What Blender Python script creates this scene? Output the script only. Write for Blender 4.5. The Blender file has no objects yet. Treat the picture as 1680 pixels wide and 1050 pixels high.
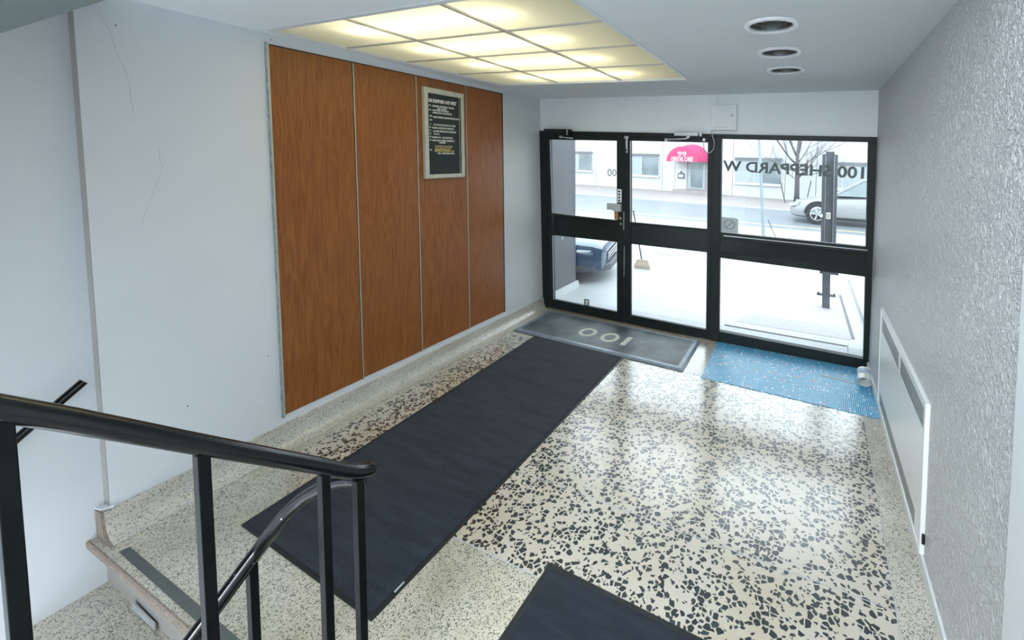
import bpy, bmesh, math, random
import numpy as np
from mathutils import Vector, Matrix, noise

random.seed(7)
SC = bpy.context.scene
COL = SC.collection
PI = math.pi

# ------------------------------------------------------------------ camera
CX, CY, FPX = 1008.218, 307.546, 738.966
CAM = Vector((3.06218, -4.65448, 1.92194))
YAW, PIT, ROL = -0.427912, -0.072471, 0.016332
fwd = Vector((math.sin(YAW)*math.cos(PIT), math.cos(YAW)*math.cos(PIT), math.sin(PIT)))
rt0 = Vector((math.cos(YAW), -math.sin(YAW), 0))
up0 = rt0.cross(fwd)
rt = rt0*math.cos(ROL) + up0*math.sin(ROL)
up = up0*math.cos(ROL) - rt0*math.sin(ROL)
cd = bpy.data.cameras.new('camera')
cam = bpy.data.objects.new('camera', cd)
COL.objects.link(cam)
M = Matrix.Identity(4)
for i in range(3):
    M[i][0], M[i][1], M[i][2], M[i][3] = rt[i], up[i], -fwd[i], CAM[i]
cam.matrix_world = M
cd.sensor_width = 36
cd.lens = FPX/1680*36
cd.shift_x = (840-CX)/1680
cd.shift_y = (CY-525)/1680
cd.clip_start = 0.02
cd.clip_end = 300
SC.camera = cam

# ------------------------------------------------------------------ world, lights, exposure
w = bpy.data.worlds.new('overcast_sky')
SC.world = w
w.use_nodes = True
bg = w.node_tree.nodes['Background']
bg.inputs[0].default_value = (0.82, 0.92, 1.0, 1)
bg.inputs[1].default_value = 3.5
SC.view_settings.view_transform = 'Standard'
SC.view_settings.look = 'None'
SC.view_settings.gamma = 1
SC.view_settings.use_curve_mapping = False
SC.view_settings.exposure = 0.35
SC.cycles.max_bounces = 10
SC.cycles.diffuse_bounces = 5
SC.cycles.glossy_bounces = 4
SC.cycles.transmission_bounces = 8
SC.cycles.transparent_max_bounces = 12
SC.cycles.sample_clamp_indirect = 6.0
SC.cycles.caustics_reflective = False
SC.cycles.caustics_refractive = False

def area_light(name, loc, target, sx, sy, power, col):
    l = bpy.data.lights.new(name, 'AREA')
    l.shape = 'RECTANGLE'; l.size = sx; l.size_y = sy; l.energy = power; l.color = col
    o = bpy.data.objects.new(name, l); COL.objects.link(o)
    o.location = loc
    o.rotation_euler = (Vector(target)-Vector(loc)).to_track_quat('-Z', 'Y').to_euler()
    return o
area_light('added_fill_light', (2.4, -6.9, 3.1), (1.6, -0.5, 1.3), 2.0, 1.4, 215, (0.90, 0.95, 1.0))  # unseen area light added behind the camera to fill the lobby

# ------------------------------------------------------------------ the planes of the room (old building, a little out of plumb)
aL, bL, aR, bR = -0.01273, 0.01414, -0.01955, -0.01977
bF, cF, hx, hy = -0.00954, -0.02479, -0.01506, -0.02162
W, H = 3.5408, 2.5687
def Lp(y, z, d=0): return (aL*z+bL*y+d, y, z)              # left wall, d into the room
def Rp(y, z, d=0): return (W+aR*z+bR*y-d, y, z)            # right wall
def Fp(x, z, d=0): return (x, bF*x+cF*z-d, z)              # glazed front wall
def Cp(x, y, d=0): return (x, y, H+hx*x+hy*y-d)            # ceiling
def Zp(x, y, d=0): return (x, y, d)                        # floor, d up
def Sp(y, z, d=0): return (aL*z+bL*y-0.055+d, y, z)        # stair side wall, set back a little
def Bp(x, z, d=0): return (x-d*0.2425, 18.2-0.25*x-d*0.970, z)   # facade over the road

# ------------------------------------------------------------------ helpers
class MB:
    def __init__(s): s.v = []; s.f = []
    def add(s, vs, fs):
        n = len(s.v); s.v += [tuple(p) for p in vs]; s.f += [tuple(i+n for i in f) for f in fs]; return s
    def box(s, a, b):
        x0, y0, z0 = a; x1, y1, z1 = b
        return s.add([(x0,y0,z0),(x1,y0,z0),(x1,y1,z0),(x0,y1,z0),(x0,y0,z1),(x1,y0,z1),(x1,y1,z1),(x0,y1,z1)],
                     [(0,3,2,1),(4,5,6,7),(0,1,5,4),(1,2,6,5),(2,3,7,6),(3,0,4,7)])
    def slab(s, mp, pts, d0, d1):
        n = len(pts)
        vs = [mp(p[0], p[1], d0) for p in pts]+[mp(p[0], p[1], d1) for p in pts]
        return s.add(vs, [tuple(range(n))[::-1], tuple(range(n, 2*n))]+[(i, (i+1) % n, n+(i+1) % n, n+i) for i in range(n)])
    def rect(s, mp, u0, u1, v0, v1, d0, d1):
        return s.slab(mp, [(u0,v0),(u1,v0),(u1,v1),(u0,v1)], d0, d1)
    def tube(s, path, r, n=12, cap=True):
        P = [Vector(p) for p in path]; m = len(P)
        R = r if isinstance(r, (list, tuple)) else [r]*m
        base = len(s.v); ref = None
        for i, p in enumerate(P):
            t = (P[min(i+1, m-1)]-P[max(i-1, 0)]).normalized()
            if ref is None:
                ref = t.orthogonal().normalized()
            ref = (ref-t*ref.dot(t)).normalized(); b = t.cross(ref)
            for k in range(n):
                a = 2*PI*k/n
                s.v.append(tuple(p+(ref*math.cos(a)+b*math.sin(a))*R[i]))
        for i in range(m-1):
            for k in range(n):
                a, b2 = base+i*n+k, base+i*n+(k+1) % n
                s.f.append((a, b2, b2+n, a+n))
        if cap:
            s.f.append(tuple(base+k for k in range(n))[::-1]); s.f.append(tuple(base+(m-1)*n+k for k in range(n)))
        return s
    def lathe(s, prof, mp, n=32, closed=False):
        # prof: (r, h); mp(x, y, h)
        base = len(s.v); m = len(prof)
        for r, h in prof:
            for k in range(n):
                a = 2*PI*k/n; s.v.append(tuple(mp(r*math.cos(a), r*math.sin(a), h)))
        for i in range(m if closed else m-1):
            j = (i+1) % m
            for k in range(n):
                s.f.append((base+i*n+k, base+i*n+(k+1) % n, base+j*n+(k+1) % n, base+j*n+k))
        return s

ORG = {}
def setp(o, label=None, cat=None, group=None, kind=None):
    if label: o['label'] = label
    if cat: o['category'] = cat
    if group: o['group'] = group
    if kind: o['kind'] = kind
    return o
def thing(name, loc, label=None, cat=None, group=None, kind=None, parent=None):
    o = bpy.data.objects.new(name, None); COL.objects.link(o)
    o.empty_display_size = 0.05
    loc = Vector(loc)
    if parent is not None:
        o.parent = parent; o.location = loc-ORG[parent.name]
    else:
        o.location = loc
    ORG[o.name] = loc
    return setp(o, label, cat, group, kind)
def obj(name, mb, mat, parent=None, smooth=False, bevel=0, seg=2, label=None, cat=None, group=None, kind=None, auto=None):
    V = np.array(mb.v, dtype=float)
    c = V.min(0)*0.5+V.max(0)*0.5
    c[2] = V[:, 2].min() if parent is None else c[2]
    me = bpy.data.meshes.new(name)
    me.from_pydata([tuple(p) for p in (V-c)], [], mb.f)
    bm = bmesh.new(); bm.from_mesh(me)
    bmesh.ops.remove_doubles(bm, verts=bm.verts, dist=1e-6)
    bmesh.ops.recalc_face_normals(bm, faces=bm.faces)
    if bevel:
        ed = [e for e in bm.edges if len(e.link_faces) == 2 and e.calc_face_angle(0) > 0.6]
        bmesh.ops.bevel(bm, geom=ed, offset=bevel, segments=seg, affect='EDGES', profile=0.5, clamp_overlap=True)
    bm.to_mesh(me); bm.free()
    if smooth:
        for p in me.polygons: p.use_smooth = True
        if auto is not None:
            try: me.set_sharp_from_angle(angle=auto)
            except Exception: pass
    me.materials.append(mat)
    o = bpy.data.objects.new(name, me); COL.objects.link(o)
    c = Vector(c)
    if parent is not None:
        o.parent = parent; o.location = c-ORG[parent.name]
    else:
        o.location = c
    ORG[o.name] = c
    return setp(o, label, cat, group, kind)
def struct(name, mb, mat, **k): return obj(name, mb, mat, kind='structure', **k)
def circle(cx, cy, r, n=32, ry=None):
    ry = r if ry is None else ry
    return [(cx+r*math.cos(2*PI*k/n), cy+ry*math.sin(2*PI*k/n)) for k in range(n)]
def text_geo(s, size=1.0, depth=0.02, bold=0.010):
    cu = bpy.data.curves.new('lettering_curve', 'FONT'); cu.body = s; cu.size = size; cu.extrude = depth/2
    cu.resolution_u = 3; cu.offset = bold
    to = bpy.data.objects.new('lettering_tmp', cu); COL.objects.link(to)
    dg = bpy.context.evaluated_depsgraph_get(); dg.update()
    me = to.evaluated_get(dg).to_mesh()
    V = [tuple(v.co) for v in me.vertices]; F = [tuple(p.vertices) for p in me.polygons]
    to.evaluated_get(dg).to_mesh_clear()
    bpy.data.objects.remove(to); bpy.data.curves.remove(cu)
    return V, F
def text_mb(mb, s, fit_w, fit_h, mp, bold=0.010):
    """letters scaled to fit_w x fit_h, mp(u, v, d) places them"""
    V, F = text_geo(s, 1.0, 1.0, bold)
    A = np.array(V); x0, x1 = A[:, 0].min(), A[:, 0].max(); y1 = 0.70; y0 = 0.0
    sx = fit_w/(x1-x0); sy = fit_h/(y1-y0)
    mb.add([mp((p[0]-x0)*sx, (p[1]-y0)*sy, p[2]+0.5) for p in V], F)
    return mb

# ------------------------------------------------------------------ materials
def nmat(name):
    m = bpy.data.materials.new(name); m.use_nodes = True
    nt = m.node_tree; nt.nodes.clear()
    out = nt.nodes.new('ShaderNodeOutputMaterial')
    b = nt.nodes.new('ShaderNodeBsdfPrincipled')
    nt.links.new(b.outputs[0], out.inputs[0])
    return m, nt, b, out
def N(nt, t, **k):
    n = nt.nodes.new('ShaderNode'+t)
    for a, v in k.items():
        if a.startswith('i_'):
            n.inputs[a[2:].replace('_', ' ')].default_value = v
        else: setattr(n, a, v)
    return n
def coords(nt, scale=(1,1,1)):
    # world-scale coordinates: object coordinates are in metres for every mesh here
    g = nt.nodes.new('ShaderNodeNewGeometry')
    mp = nt.nodes.new('ShaderNodeMapping'); mp.inputs['Scale'].default_value = scale
    nt.links.new(g.outputs['Position'], mp.inputs[0]); return mp.outputs[0]
def ramp(nt, fac, stops, mode='LINEAR'):
    r = nt.nodes.new('ShaderNodeValToRGB'); r.color_ramp.interpolation = mode
    while len(r.color_ramp.elements) < len(stops): r.color_ramp.elements.new(0.5)
    for e, (p, c) in zip(r.color_ramp.elements, stops):
        e.position = p; e.color = (*c, 1) if len(c) == 3 else c
    nt.links.new(fac, r.inputs[0]); return r.outputs[0]
def bump(nt, b, h, strength, dist=0.01):
    n = N(nt, 'Bump'); n.inputs['Strength'].default_value = strength; n.inputs['Distance'].default_value = dist
    nt.links.new(h, n.inputs['Height']); nt.links.new(n.outputs[0], b.inputs['Normal']); return n
def mixc(nt, fac, a, b):
    n = nt.nodes.new('ShaderNodeMix'); n.data_type = 'RGBA'
    for s, v in ((0, fac), (6, a), (7, b)):
        if hasattr(v, 'links'): nt.links.new(v, n.inputs[s])
        else: n.inputs[s].default_value = v if s == 0 else ((*v, 1) if len(v) == 3 else v)
    return n.outputs[2]
def mth(nt, op, a, b=None):
    n = nt.nodes.new('ShaderNodeMath'); n.operation = op
    for i, v in enumerate((a, b)):
        if v is None: continue
        if hasattr(v, 'links'): nt.links.new(v, n.inputs[i])
        else: n.inputs[i].default_value = v
    return n.outputs[0]
def plain(name, c, rough=0.5, metal=0, vary=0.06, scale=12, bmp=0, bscale=200, spec=0.5, coat=0):
    m, nt, b, out = nmat(name)
    p = coords(nt)
    n = N(nt, 'TexNoise'); n.inputs['Scale'].default_value = scale; n.inputs['Detail'].default_value = 4
    nt.links.new(p, n.inputs[0])
    lo = tuple(x*(1-vary) for x in c); hi = tuple(min(1, x*(1+vary)) for x in c)
    nt.links.new(ramp(nt, n.outputs[0], [(0.3, lo), (0.7, hi)]), b.inputs['Base Color'])
    b.inputs['Roughness'].default_value = rough; b.inputs['Metallic'].default_value = metal
    b.inputs['Specular IOR Level'].default_value = spec
    b.inputs['Coat Weight'].default_value = coat
    if bmp:
        n2 = N(nt, 'TexNoise'); n2.inputs['Scale'].default_value = bscale; n2.inputs['Detail'].default_value = 3
        nt.links.new(p, n2.inputs[0]); bump(nt, b, n2.outputs[0], bmp, 0.004)
    return m
MT = {}
MT['paint'] = plain('white_wall_paint', (0.76, 0.795, 0.835), 0.6, vary=0.02, scale=2.5, bmp=0.06, bscale=60)
MT['crack'] = plain('hairline_crack_shadow_grey', (0.50, 0.54, 0.57), 0.8)
MT['beige'] = plain('beige_grey_paint', (0.40, 0.385, 0.36), 0.6, vary=0.03)
MT['ceiling'] = plain('ceiling_paint', (0.80, 0.845, 0.87), 0.7, vary=0.012, scale=3, bmp=0.03, bscale=90)
MT['header'] = plain('header_paint', (0.78, 0.83, 0.85), 0.6, vary=0.02, scale=3, bmp=0.03)
def stucco(name, c, s1=0.5):
    m, nt, b, out = nmat(name); p = coords(nt)
    b.inputs['Base Color'].default_value = (*c, 1); b.inputs['Roughness'].default_value = 0.42
    wv = N(nt, 'TexNoise'); wv.inputs['Scale'].default_value = 4; nt.links.new(p, wv.inputs[0])
    mx = nt.nodes.new('ShaderNodeMix'); mx.data_type = 'VECTOR'; mx.inputs[0].default_value = 0.06
    nt.links.new(p, mx.inputs[4]); nt.links.new(wv.outputs[1], mx.inputs[5])
    a = N(nt, 'TexNoise'); a.inputs['Scale'].default_value = 62; a.inputs['Detail'].default_value = 4; a.inputs['Distortion'].default_value = 1.2
    nt.links.new(mx.outputs[1], a.inputs[0])
    g = N(nt, 'TexNoise'); g.inputs['Scale'].default_value = 16; g.inputs['Detail'].default_value = 2; g.inputs['Distortion'].default_value = 2.5
    nt.links.new(mx.outputs[1], g.inputs[0])
    h = mth(nt, 'ADD', ramp(nt, a.outputs[0], [(0.42, (0, 0, 0)), (0.62, (1, 1, 1))]), mth(nt, 'MULTIPLY', g.outputs[0], 1.2))
    bump(nt, b, h, s1, 0.012)
    return m
MT['stucco'] = stucco('textured_plaster', (0.76, 0.785, 0.80), 0.9)
MT['stucco_soft'] = stucco('soft_textured_plaster', (0.70, 0.735, 0.75), 0.2)
def wood():
    m, nt, b, out = nmat('orange_brown_wood_veneer'); p = coords(nt)
    info = nt.nodes.new('ShaderNodeObjectInfo')
    off = nt.nodes.new('ShaderNodeVectorMath'); off.operation = 'ADD'
    sc = nt.nodes.new('ShaderNodeVectorMath'); sc.operation = 'SCALE'; sc.inputs['Scale'].default_value = 9
    cmb = nt.nodes.new('ShaderNodeCombineXYZ'); nt.links.new(info.outputs['Random'], cmb.inputs[2]); nt.links.new(info.outputs['Random'], cmb.inputs[0])
    nt.links.new(cmb.outputs[0], sc.inputs[0]); nt.links.new(p, off.inputs[0]); nt.links.new(sc.outputs[0], off.inputs[1])
    mp = N(nt, 'Mapping'); mp.inputs['Scale'].default_value = (1, 6, 0.55); nt.links.new(off.outputs[0], mp.inputs[0])
    n = N(nt, 'TexNoise'); n.inputs['Scale'].default_value = 1.6; n.inputs['Detail'].default_value = 3; n.inputs['Distortion'].default_value = 0.6
    nt.links.new(mp.outputs[0], n.inputs[0])
    wv = mth(nt, 'FRACT', mth(nt, 'MULTIPLY', n.outputs[0], 9))
    mp2 = N(nt, 'Mapping'); mp2.inputs['Scale'].default_value = (1, 170, 6); nt.links.new(off.outputs[0], mp2.inputs[0])
    g = N(nt, 'TexNoise'); g.inputs['Scale'].default_value = 1; g.inputs['Detail'].default_value = 4; nt.links.new(mp2.outputs[0], g.inputs[0])
    c1 = ramp(nt, wv, [(0, (0.235, 0.072, 0.018)), (0.75, (0.365, 0.138, 0.036)), (1, (0.235, 0.072, 0.018))])
    c2 = ramp(nt, g.outputs[0], [(0.35, (0.20, 0.062, 0.017)), (0.7, (0.385, 0.148, 0.040))])
    nt.links.new(mixc(nt, 0.55, c1, c2), b.inputs['Base Color'])
    b.inputs['Roughness'].default_value = 0.38; b.inputs['Specular IOR Level'].default_value = 0.4
    return m
MT['wood'] = wood()
def terrazzo(name, cement, chip, scale, amount, edge, rough, patch=0.0, second=None):
    m, nt, b, out = nmat(name); p = coords(nt)
    fl = N(nt, 'Mapping'); fl.inputs['Scale'].default_value = (1, 1, 1); nt.links.new(p, fl.inputs[0])
    def layer(sc, am, ed, seed):
        mp = N(nt, 'Mapping'); mp.inputs['Location'].default_value = (seed, seed*1.7, 0.31); nt.links.new(p, mp.inputs[0])
        wob = N(nt, 'TexNoise'); wob.inputs['Scale'].default_value = sc*0.8; wob.inputs['Detail'].default_value = 1; nt.links.new(mp.outputs[0], wob.inputs[0])
        mx = nt.nodes.new('ShaderNodeMix'); mx.data_type = 'VECTOR'; mx.inputs[0].default_value = 0.22/sc
        nt.links.new(mp.outputs[0], mx.inputs[4]); nt.links.new(wob.outputs[1], mx.inputs[5])
        v1 = N(nt, 'TexVoronoi'); v1.feature = 'F1'; v1.inputs['Scale'].default_value = sc
        v2 = N(nt, 'TexVoronoi'); v2.feature = 'DISTANCE_TO_EDGE'; v2.inputs['Scale'].default_value = sc
        nt.links.new(mx.outputs[1], v1.inputs[0]); nt.links.new(mx.outputs[1], v2.inputs[0])
        sp = N(nt, 'SeparateColor'); nt.links.new(v1.outputs['Color'], sp.inputs[0])
        on = mth(nt, 'LESS_THAN', sp.outputs[0], am)
        th = mth(nt, 'ADD', mth(nt, 'MULTIPLY', sp.outputs[1], 0.16), ed)
        inn = mth(nt, 'GREATER_THAN', v2.outputs['Distance'], th)
        return mth(nt, 'MULTIPLY', on, inn), sp.outputs[2]
    k, tone = layer(scale, amount, edge, 0.0)
    if second:
        k2, t2 = layer(second[0], second[1], second[2], 5.3); k = mth(nt, 'MAXIMUM', k, k2)
    pn = N(nt, 'TexNoise'); pn.inputs['Scale'].default_value = 2.2; pn.inputs['Detail'].default_value = 3; nt.links.new(p, pn.inputs[0])
    dk = tuple(x*(1-patch) for x in cement); dk = (dk[0], dk[1]*0.97, dk[2]*0.88)
    cem = ramp(nt, pn.outputs[0], [(0.42, cement), (0.66, dk)])
    chipc = mixc(nt, tone, tuple(x*0.6 for x in chip), tuple(x*1.5 for x in chip))
    nt.links.new(mixc(nt, k, cem, chipc), b.inputs['Base Color'])
    rn = N(nt, 'TexNoise'); rn.inputs['Scale'].default_value = 3.5; rn.inputs['Detail'].default_value = 4; nt.links.new(p, rn.inputs[0])
    nt.links.new(ramp(nt, rn.outputs[0], [(0.35, (rough*0.75,)*3), (0.7, (rough*1.35,)*3)]), b.inputs['Roughness'])
    b.inputs['Specular IOR Level'].default_value = 0.8
    b.inputs['Coat Weight'].default_value = 1.0; b.inputs['Coat Roughness'].default_value = 0.22
    return m
MT['terr_fine'] = terrazzo('fine_cream_terrazzo', (0.59, 0.56, 0.47), (0.08, 0.10, 0.095), 165, 0.30, 0.05, 0.28, 0.22, (270, 0.25, 0.05))
MT['terr_big'] = terrazzo('black_chip_terrazzo', (0.60, 0.555, 0.475), (0.022, 0.032, 0.034), 37, 0.53, 0.05, 0.19, 0.10, (60, 0.22, 0.05))
MT['terr_base'] = terrazzo('painted_over_cove_terrazzo', (0.60, 0.585, 0.53), (0.14, 0.16, 0.16), 190, 0.30, 0.04, 0.35, 0.12)
MT['worn_edge'] = plain('worn_brown_terrazzo_edge', (0.27, 0.22, 0.175), 0.7, vary=0.35, scale=90, bmp=0.3)
MT['black_frame'] = plain('black_anodised_frame', (0.009, 0.015, 0.014), 0.45, 0.0, vary=0.25, scale=5, spec=0.28)
MT['black_panel'] = plain('black_infill_panel', (0.013, 0.020, 0.018), 0.25, 0.0, vary=0.15, scale=4, spec=0.3)
MT['black_paint'] = plain('chipped_black_gloss_paint', (0.004, 0.005, 0.006), 0.20, 0, vary=0.3, scale=25, bmp=0.04, bscale=120, spec=0.5)
MT['black_post'] = plain('black_painted_posts', (0.005, 0.007, 0.007), 0.35, 0, vary=0.3, scale=25, spec=0.15)
def chipped():
    m = MT['black_paint']; nt = m.node_tree; b = nt.nodes['Principled BSDF']
    p = coords(nt)
    v = N(nt, 'TexNoise'); v.inputs['Scale'].default_value = 70; v.inputs['Detail'].default_value = 2; nt.links.new(p, v.inputs[0])
    v2 = N(nt, 'TexNoise'); v2.inputs['Scale'].default_value = 5; nt.links.new(p, v2.inputs[0])
    k = mth(nt, 'GREATER_THAN', mth(nt, 'ADD', v.outputs[0], mth(nt, 'MULTIPLY', v2.outputs[0], 0.5)), 1.055)
    old = b.inputs['Base Color'].links[0].from_socket
    nt.links.new(mixc(nt, k, old, (0.6, 0.6, 0.58)), b.inputs['Base Color'])
chipped()
MT['alu'] = plain('brushed_aluminium', (0.55, 0.56, 0.54), 0.35, 0.7, vary=0.08, scale=30)
MT['alu_cream'] = plain('pale_anodised_frame', (0.56, 0.57, 0.50), 0.4, 0.3, vary=0.08, scale=20)
MT['zinc'] = plain('galvanised_channel', (0.33, 0.40, 0.38), 0.45, 0.3, vary=0.3, scale=30)
MT['steel'] = plain('satin_steel', (0.62, 0.66, 0.68), 0.3, 0.6, vary=0.05)
MT['greypaint'] = plain('grey_painted_metal', (0.42, 0.45, 0.46), 0.45, vary=0.05)
MT['brass'] = plain('orange_brass', (0.50, 0.24, 0.09), 0.4, 0.4, vary=0.3, scale=60)
MT['white_metal'] = plain('white_enamelled_metal', (0.84, 0.87, 0.88), 0.35, vary=0.02, scale=4)
MT['white_trim'] = plain('white_tray_trim', (0.72, 0.75, 0.78), 0.4, vary=0.02)
MT['grid'] = plain('pale_grey_grid_bar', (0.50, 0.49, 0.45), 0.4, vary=0.03)
MT['reflector'] = plain('dull_lamp_reflector', (0.16, 0.17, 0.165), 0.3, 0.6)
MT['ring'] = plain('bright_white_trim_ring', (0.88, 0.91, 0.94), 0.3, vary=0.01)
MT['void'] = plain('dark_grille_interior', (0.20, 0.21, 0.21), 0.8)
MT['felt'] = plain('black_letter_board_felt', (0.018, 0.030, 0.032), 0.7, vary=0.2, scale=60)
MT['letter_white'] = plain('white_plastic_letters', (0.80, 0.82, 0.80), 0.4)
MT['letter_yellow'] = plain('yellowed_plastic_letters', (0.72, 0.62, 0.26), 0.4)
MT['letter_grey'] = plain('grey_vinyl_letters', (0.20, 0.235, 0.23), 0.5)
MT['sticker'] = plain('pale_grey_vinyl_sticker', (0.42, 0.46, 0.47), 0.5)
MT['rubber_edge'] = plain('black_rubber_edging', (0.012, 0.016, 0.018), 0.5, vary=0.2)
MT['threshold'] = plain('worn_brass_threshold', (0.32, 0.29, 0.21), 0.4, 0.3, vary=0.15, scale=20)
MT['antislip'] = plain('grey_anti_slip_tape', (0.10, 0.115, 0.11), 0.75, vary=0.15, scale=40)
MT['riser'] = plain('pale_riser_terrazzo', (0.40, 0.375, 0.35), 0.6, vary=0.06, scale=30)
MT['shade_plaster'] = plain('soffit_plaster_painted_shade', (0.045, 0.055, 0.05), 0.8, vary=0.04)  # near-black so the corner's shade sits in the base colour
def vinyl(name, c):
    m, nt, b, out = nmat(name)
    b.inputs['Base Color'].default_value = (*c, 1); b.inputs['Roughness'].default_value = 0.5
    t_ = N(nt, 'BsdfTranslucent'); t_.inputs[0].default_value = (*c, 1)
    n = N(nt, 'TexNoise'); n.inputs['Scale'].default_value = 20; nt.links.new(coords(nt), n.inputs[0])
    mx = N(nt, 'MixShader'); nt.links.new(ramp(nt, n.outputs[0], [(0.3, (0.42,)*3), (0.7, (0.48,)*3)]), mx.inputs[0])
    nt.links.new(b.outputs[0], mx.inputs[1]); nt.links.new(t_.outputs[0], mx.inputs[2]); nt.links.new(mx.outputs[0], out.inputs[0])
    return m
MT['vinyl_dark'] = vinyl('translucent_grey_vinyl_letters', (0.23, 0.26, 0.255))
MT['vinyl_pale'] = vinyl('translucent_pale_grey_sticker', (0.55, 0.60, 0.61))
def carpet():
    m, nt, b, out = nmat('charcoal_blue_ribbed_carpet'); p = coords(nt)
    n = N(nt, 'TexNoise'); n.inputs['Scale'].default_value = 260; n.inputs['Detail'].default_value = 3; nt.links.new(p, n.inputs[0])
    n2 = N(nt, 'TexNoise'); n2.inputs['Scale'].default_value = 6; n2.inputs['Detail'].default_value = 3
    mp = N(nt, 'Mapping'); mp.inputs['Scale'].default_value = (0.5, 3, 1); nt.links.new(p, mp.inputs[0]); nt.links.new(mp.outputs[0], n2.inputs[0])
    f = mth(nt, 'ADD', mth(nt, 'MULTIPLY', n.outputs[0], 0.6), mth(nt, 'MULTIPLY', n2.outputs[0], 0.4))
    nt.links.new(ramp(nt, f, [(0.38, (0.008, 0.012, 0.018)), (0.62, (0.026, 0.036, 0.050))]), b.inputs['Base Color'])
    b.inputs['Roughness'].default_value = 0.9; b.inputs['Specular IOR Level'].default_value = 0.2
    b.inputs['Sheen Weight'].default_value = 0.12
    bump(nt, b, n.outputs[0], 0.5, 0.004)
    return m
MT['carpet'] = carpet()
def rubber_mat():
    m, nt, b, out = nmat('worn_grey_ribbed_rubber'); p = coords(nt)
    v = N(nt, 'TexVoronoi'); v.inputs['Scale'].default_value = 70; v.inputs['Randomness'].default_value = 0.15
    mp = N(nt, 'Mapping'); mp.inputs['Scale'].default_value = (1.3, 0.7, 1); nt.links.new(p, mp.inputs[0]); nt.links.new(mp.outputs[0], v.inputs[0])
    n2 = N(nt, 'TexNoise'); n2.inputs['Scale'].default_value = 3.2; n2.inputs['Detail'].default_value = 5; nt.links.new(p, n2.inputs[0])
    c = ramp(nt, n2.outputs[0], [(0.35, (0.07, 0.085, 0.095)), (0.6, (0.20, 0.235, 0.265)), (0.75, (0.34, 0.38, 0.42))])
    c2 = mixc(nt, ramp(nt, v.outputs[0], [(0.25, (0, 0, 0)), (0.6, (1, 1, 1))]), c, (0.02, 0.026, 0.03))
    nt.links.new(c2, b.inputs['Base Color']); b.inputs['Roughness'].default_value = 0.5
    bump(nt, b, v.outputs[0], -0.5, 0.004)
    return m
MT['rubber'] = rubber_mat()
MT['rubber_rim'] = plain('grey_bevelled_rubber_rim', (0.20, 0.25, 0.31), 0.35, vary=0.15, scale=14)
MT['mat_digits'] = plain('worn_white_mat_numerals', (0.62, 0.63, 0.57), 0.7, vary=0.2, scale=80)
def blue_mat():
    m, nt, b, out = nmat('speckled_blue_ribbed_vinyl'); p = coords(nt)
    mp = N(nt, 'Mapping'); mp.inputs['Scale'].default_value = (1.6, 1, 1); nt.links.new(p, mp.inputs[0])
    def dots(sc, am, r, seed):
        q = N(nt, 'Mapping'); q.inputs['Location'].default_value = (seed, seed, 0); nt.links.new(mp.outputs[0], q.inputs[0])
        v = N(nt, 'TexVoronoi'); v.inputs['Scale'].default_value = sc; nt.links.new(q.outputs[0], v.inputs[0])
        s = N(nt, 'SeparateColor'); nt.links.new(v.outputs['Color'], s.inputs[0])
        return mth(nt, 'MULTIPLY', mth(nt, 'LESS_THAN', s.outputs[0], am), mth(nt, 'LESS_THAN', v.outputs['Distance'], r))
    n = N(nt, 'TexNoise'); n.inputs['Scale'].default_value = 30; nt.links.new(p, n.inputs[0])
    base = ramp(nt, n.outputs[0], [(0.35, (0.06, 0.31, 0.53)), (0.65, (0.12, 0.43, 0.66))])
    c = mixc(nt, dots(24, 0.42, 0.28, 1.1), base, (0.80, 0.86, 0.88))
    c = mixc(nt, dots(24, 0.22, 0.28, 7.7), c, (0.72, 0.18, 0.24))
    c = mixc(nt, dots(24, 0.10, 0.2, 3.7), c, (0.02, 0.10, 0.25))
    nt.links.new(c, b.inputs['Base Color']); b.inputs['Roughness'].default_value = 0.33
    wv = N(nt, 'TexWave'); wv.inputs['Scale'].default_value = 22; wv.bands_direction = 'X'; nt.links.new(p, wv.inputs[0])
    bump(nt, b, wv.outputs[1], 0.35, 0.004)
    return m
MT['blue_mat'] = blue_mat()
def glass():
    m, nt, b, out = nmat('clear_window_glass'); nt.nodes.remove(b)
    t = N(nt, 'BsdfTransparent'); t.inputs[0].default_value = (0.95, 0.97, 0.965, 1)
    g = N(nt, 'BsdfGlossy'); g.inputs['Roughness'].default_value = 0.02
    f = N(nt, 'Fresnel'); f.inputs[0].default_value = 1.45
    n = N(nt, 'TexNoise'); n.inputs['Scale'].default_value = 3
    nt.links.new(coords(nt), n.inputs[0])
    mx = N(nt, 'MixShader')
    nt.links.new(mth(nt, 'MULTIPLY', f.outputs[0], mth(nt, 'ADD', mth(nt, 'MULTIPLY', n.outputs[0], 0.1), 0.75)), mx.inputs[0])
    nt.links.new(t.outputs[0], mx.inputs[1]); nt.links.new(g.outputs[0], mx.inputs[2]); nt.links.new(mx.outputs[0], out.inputs[0])
    return m
MT['glass'] = glass()
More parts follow.
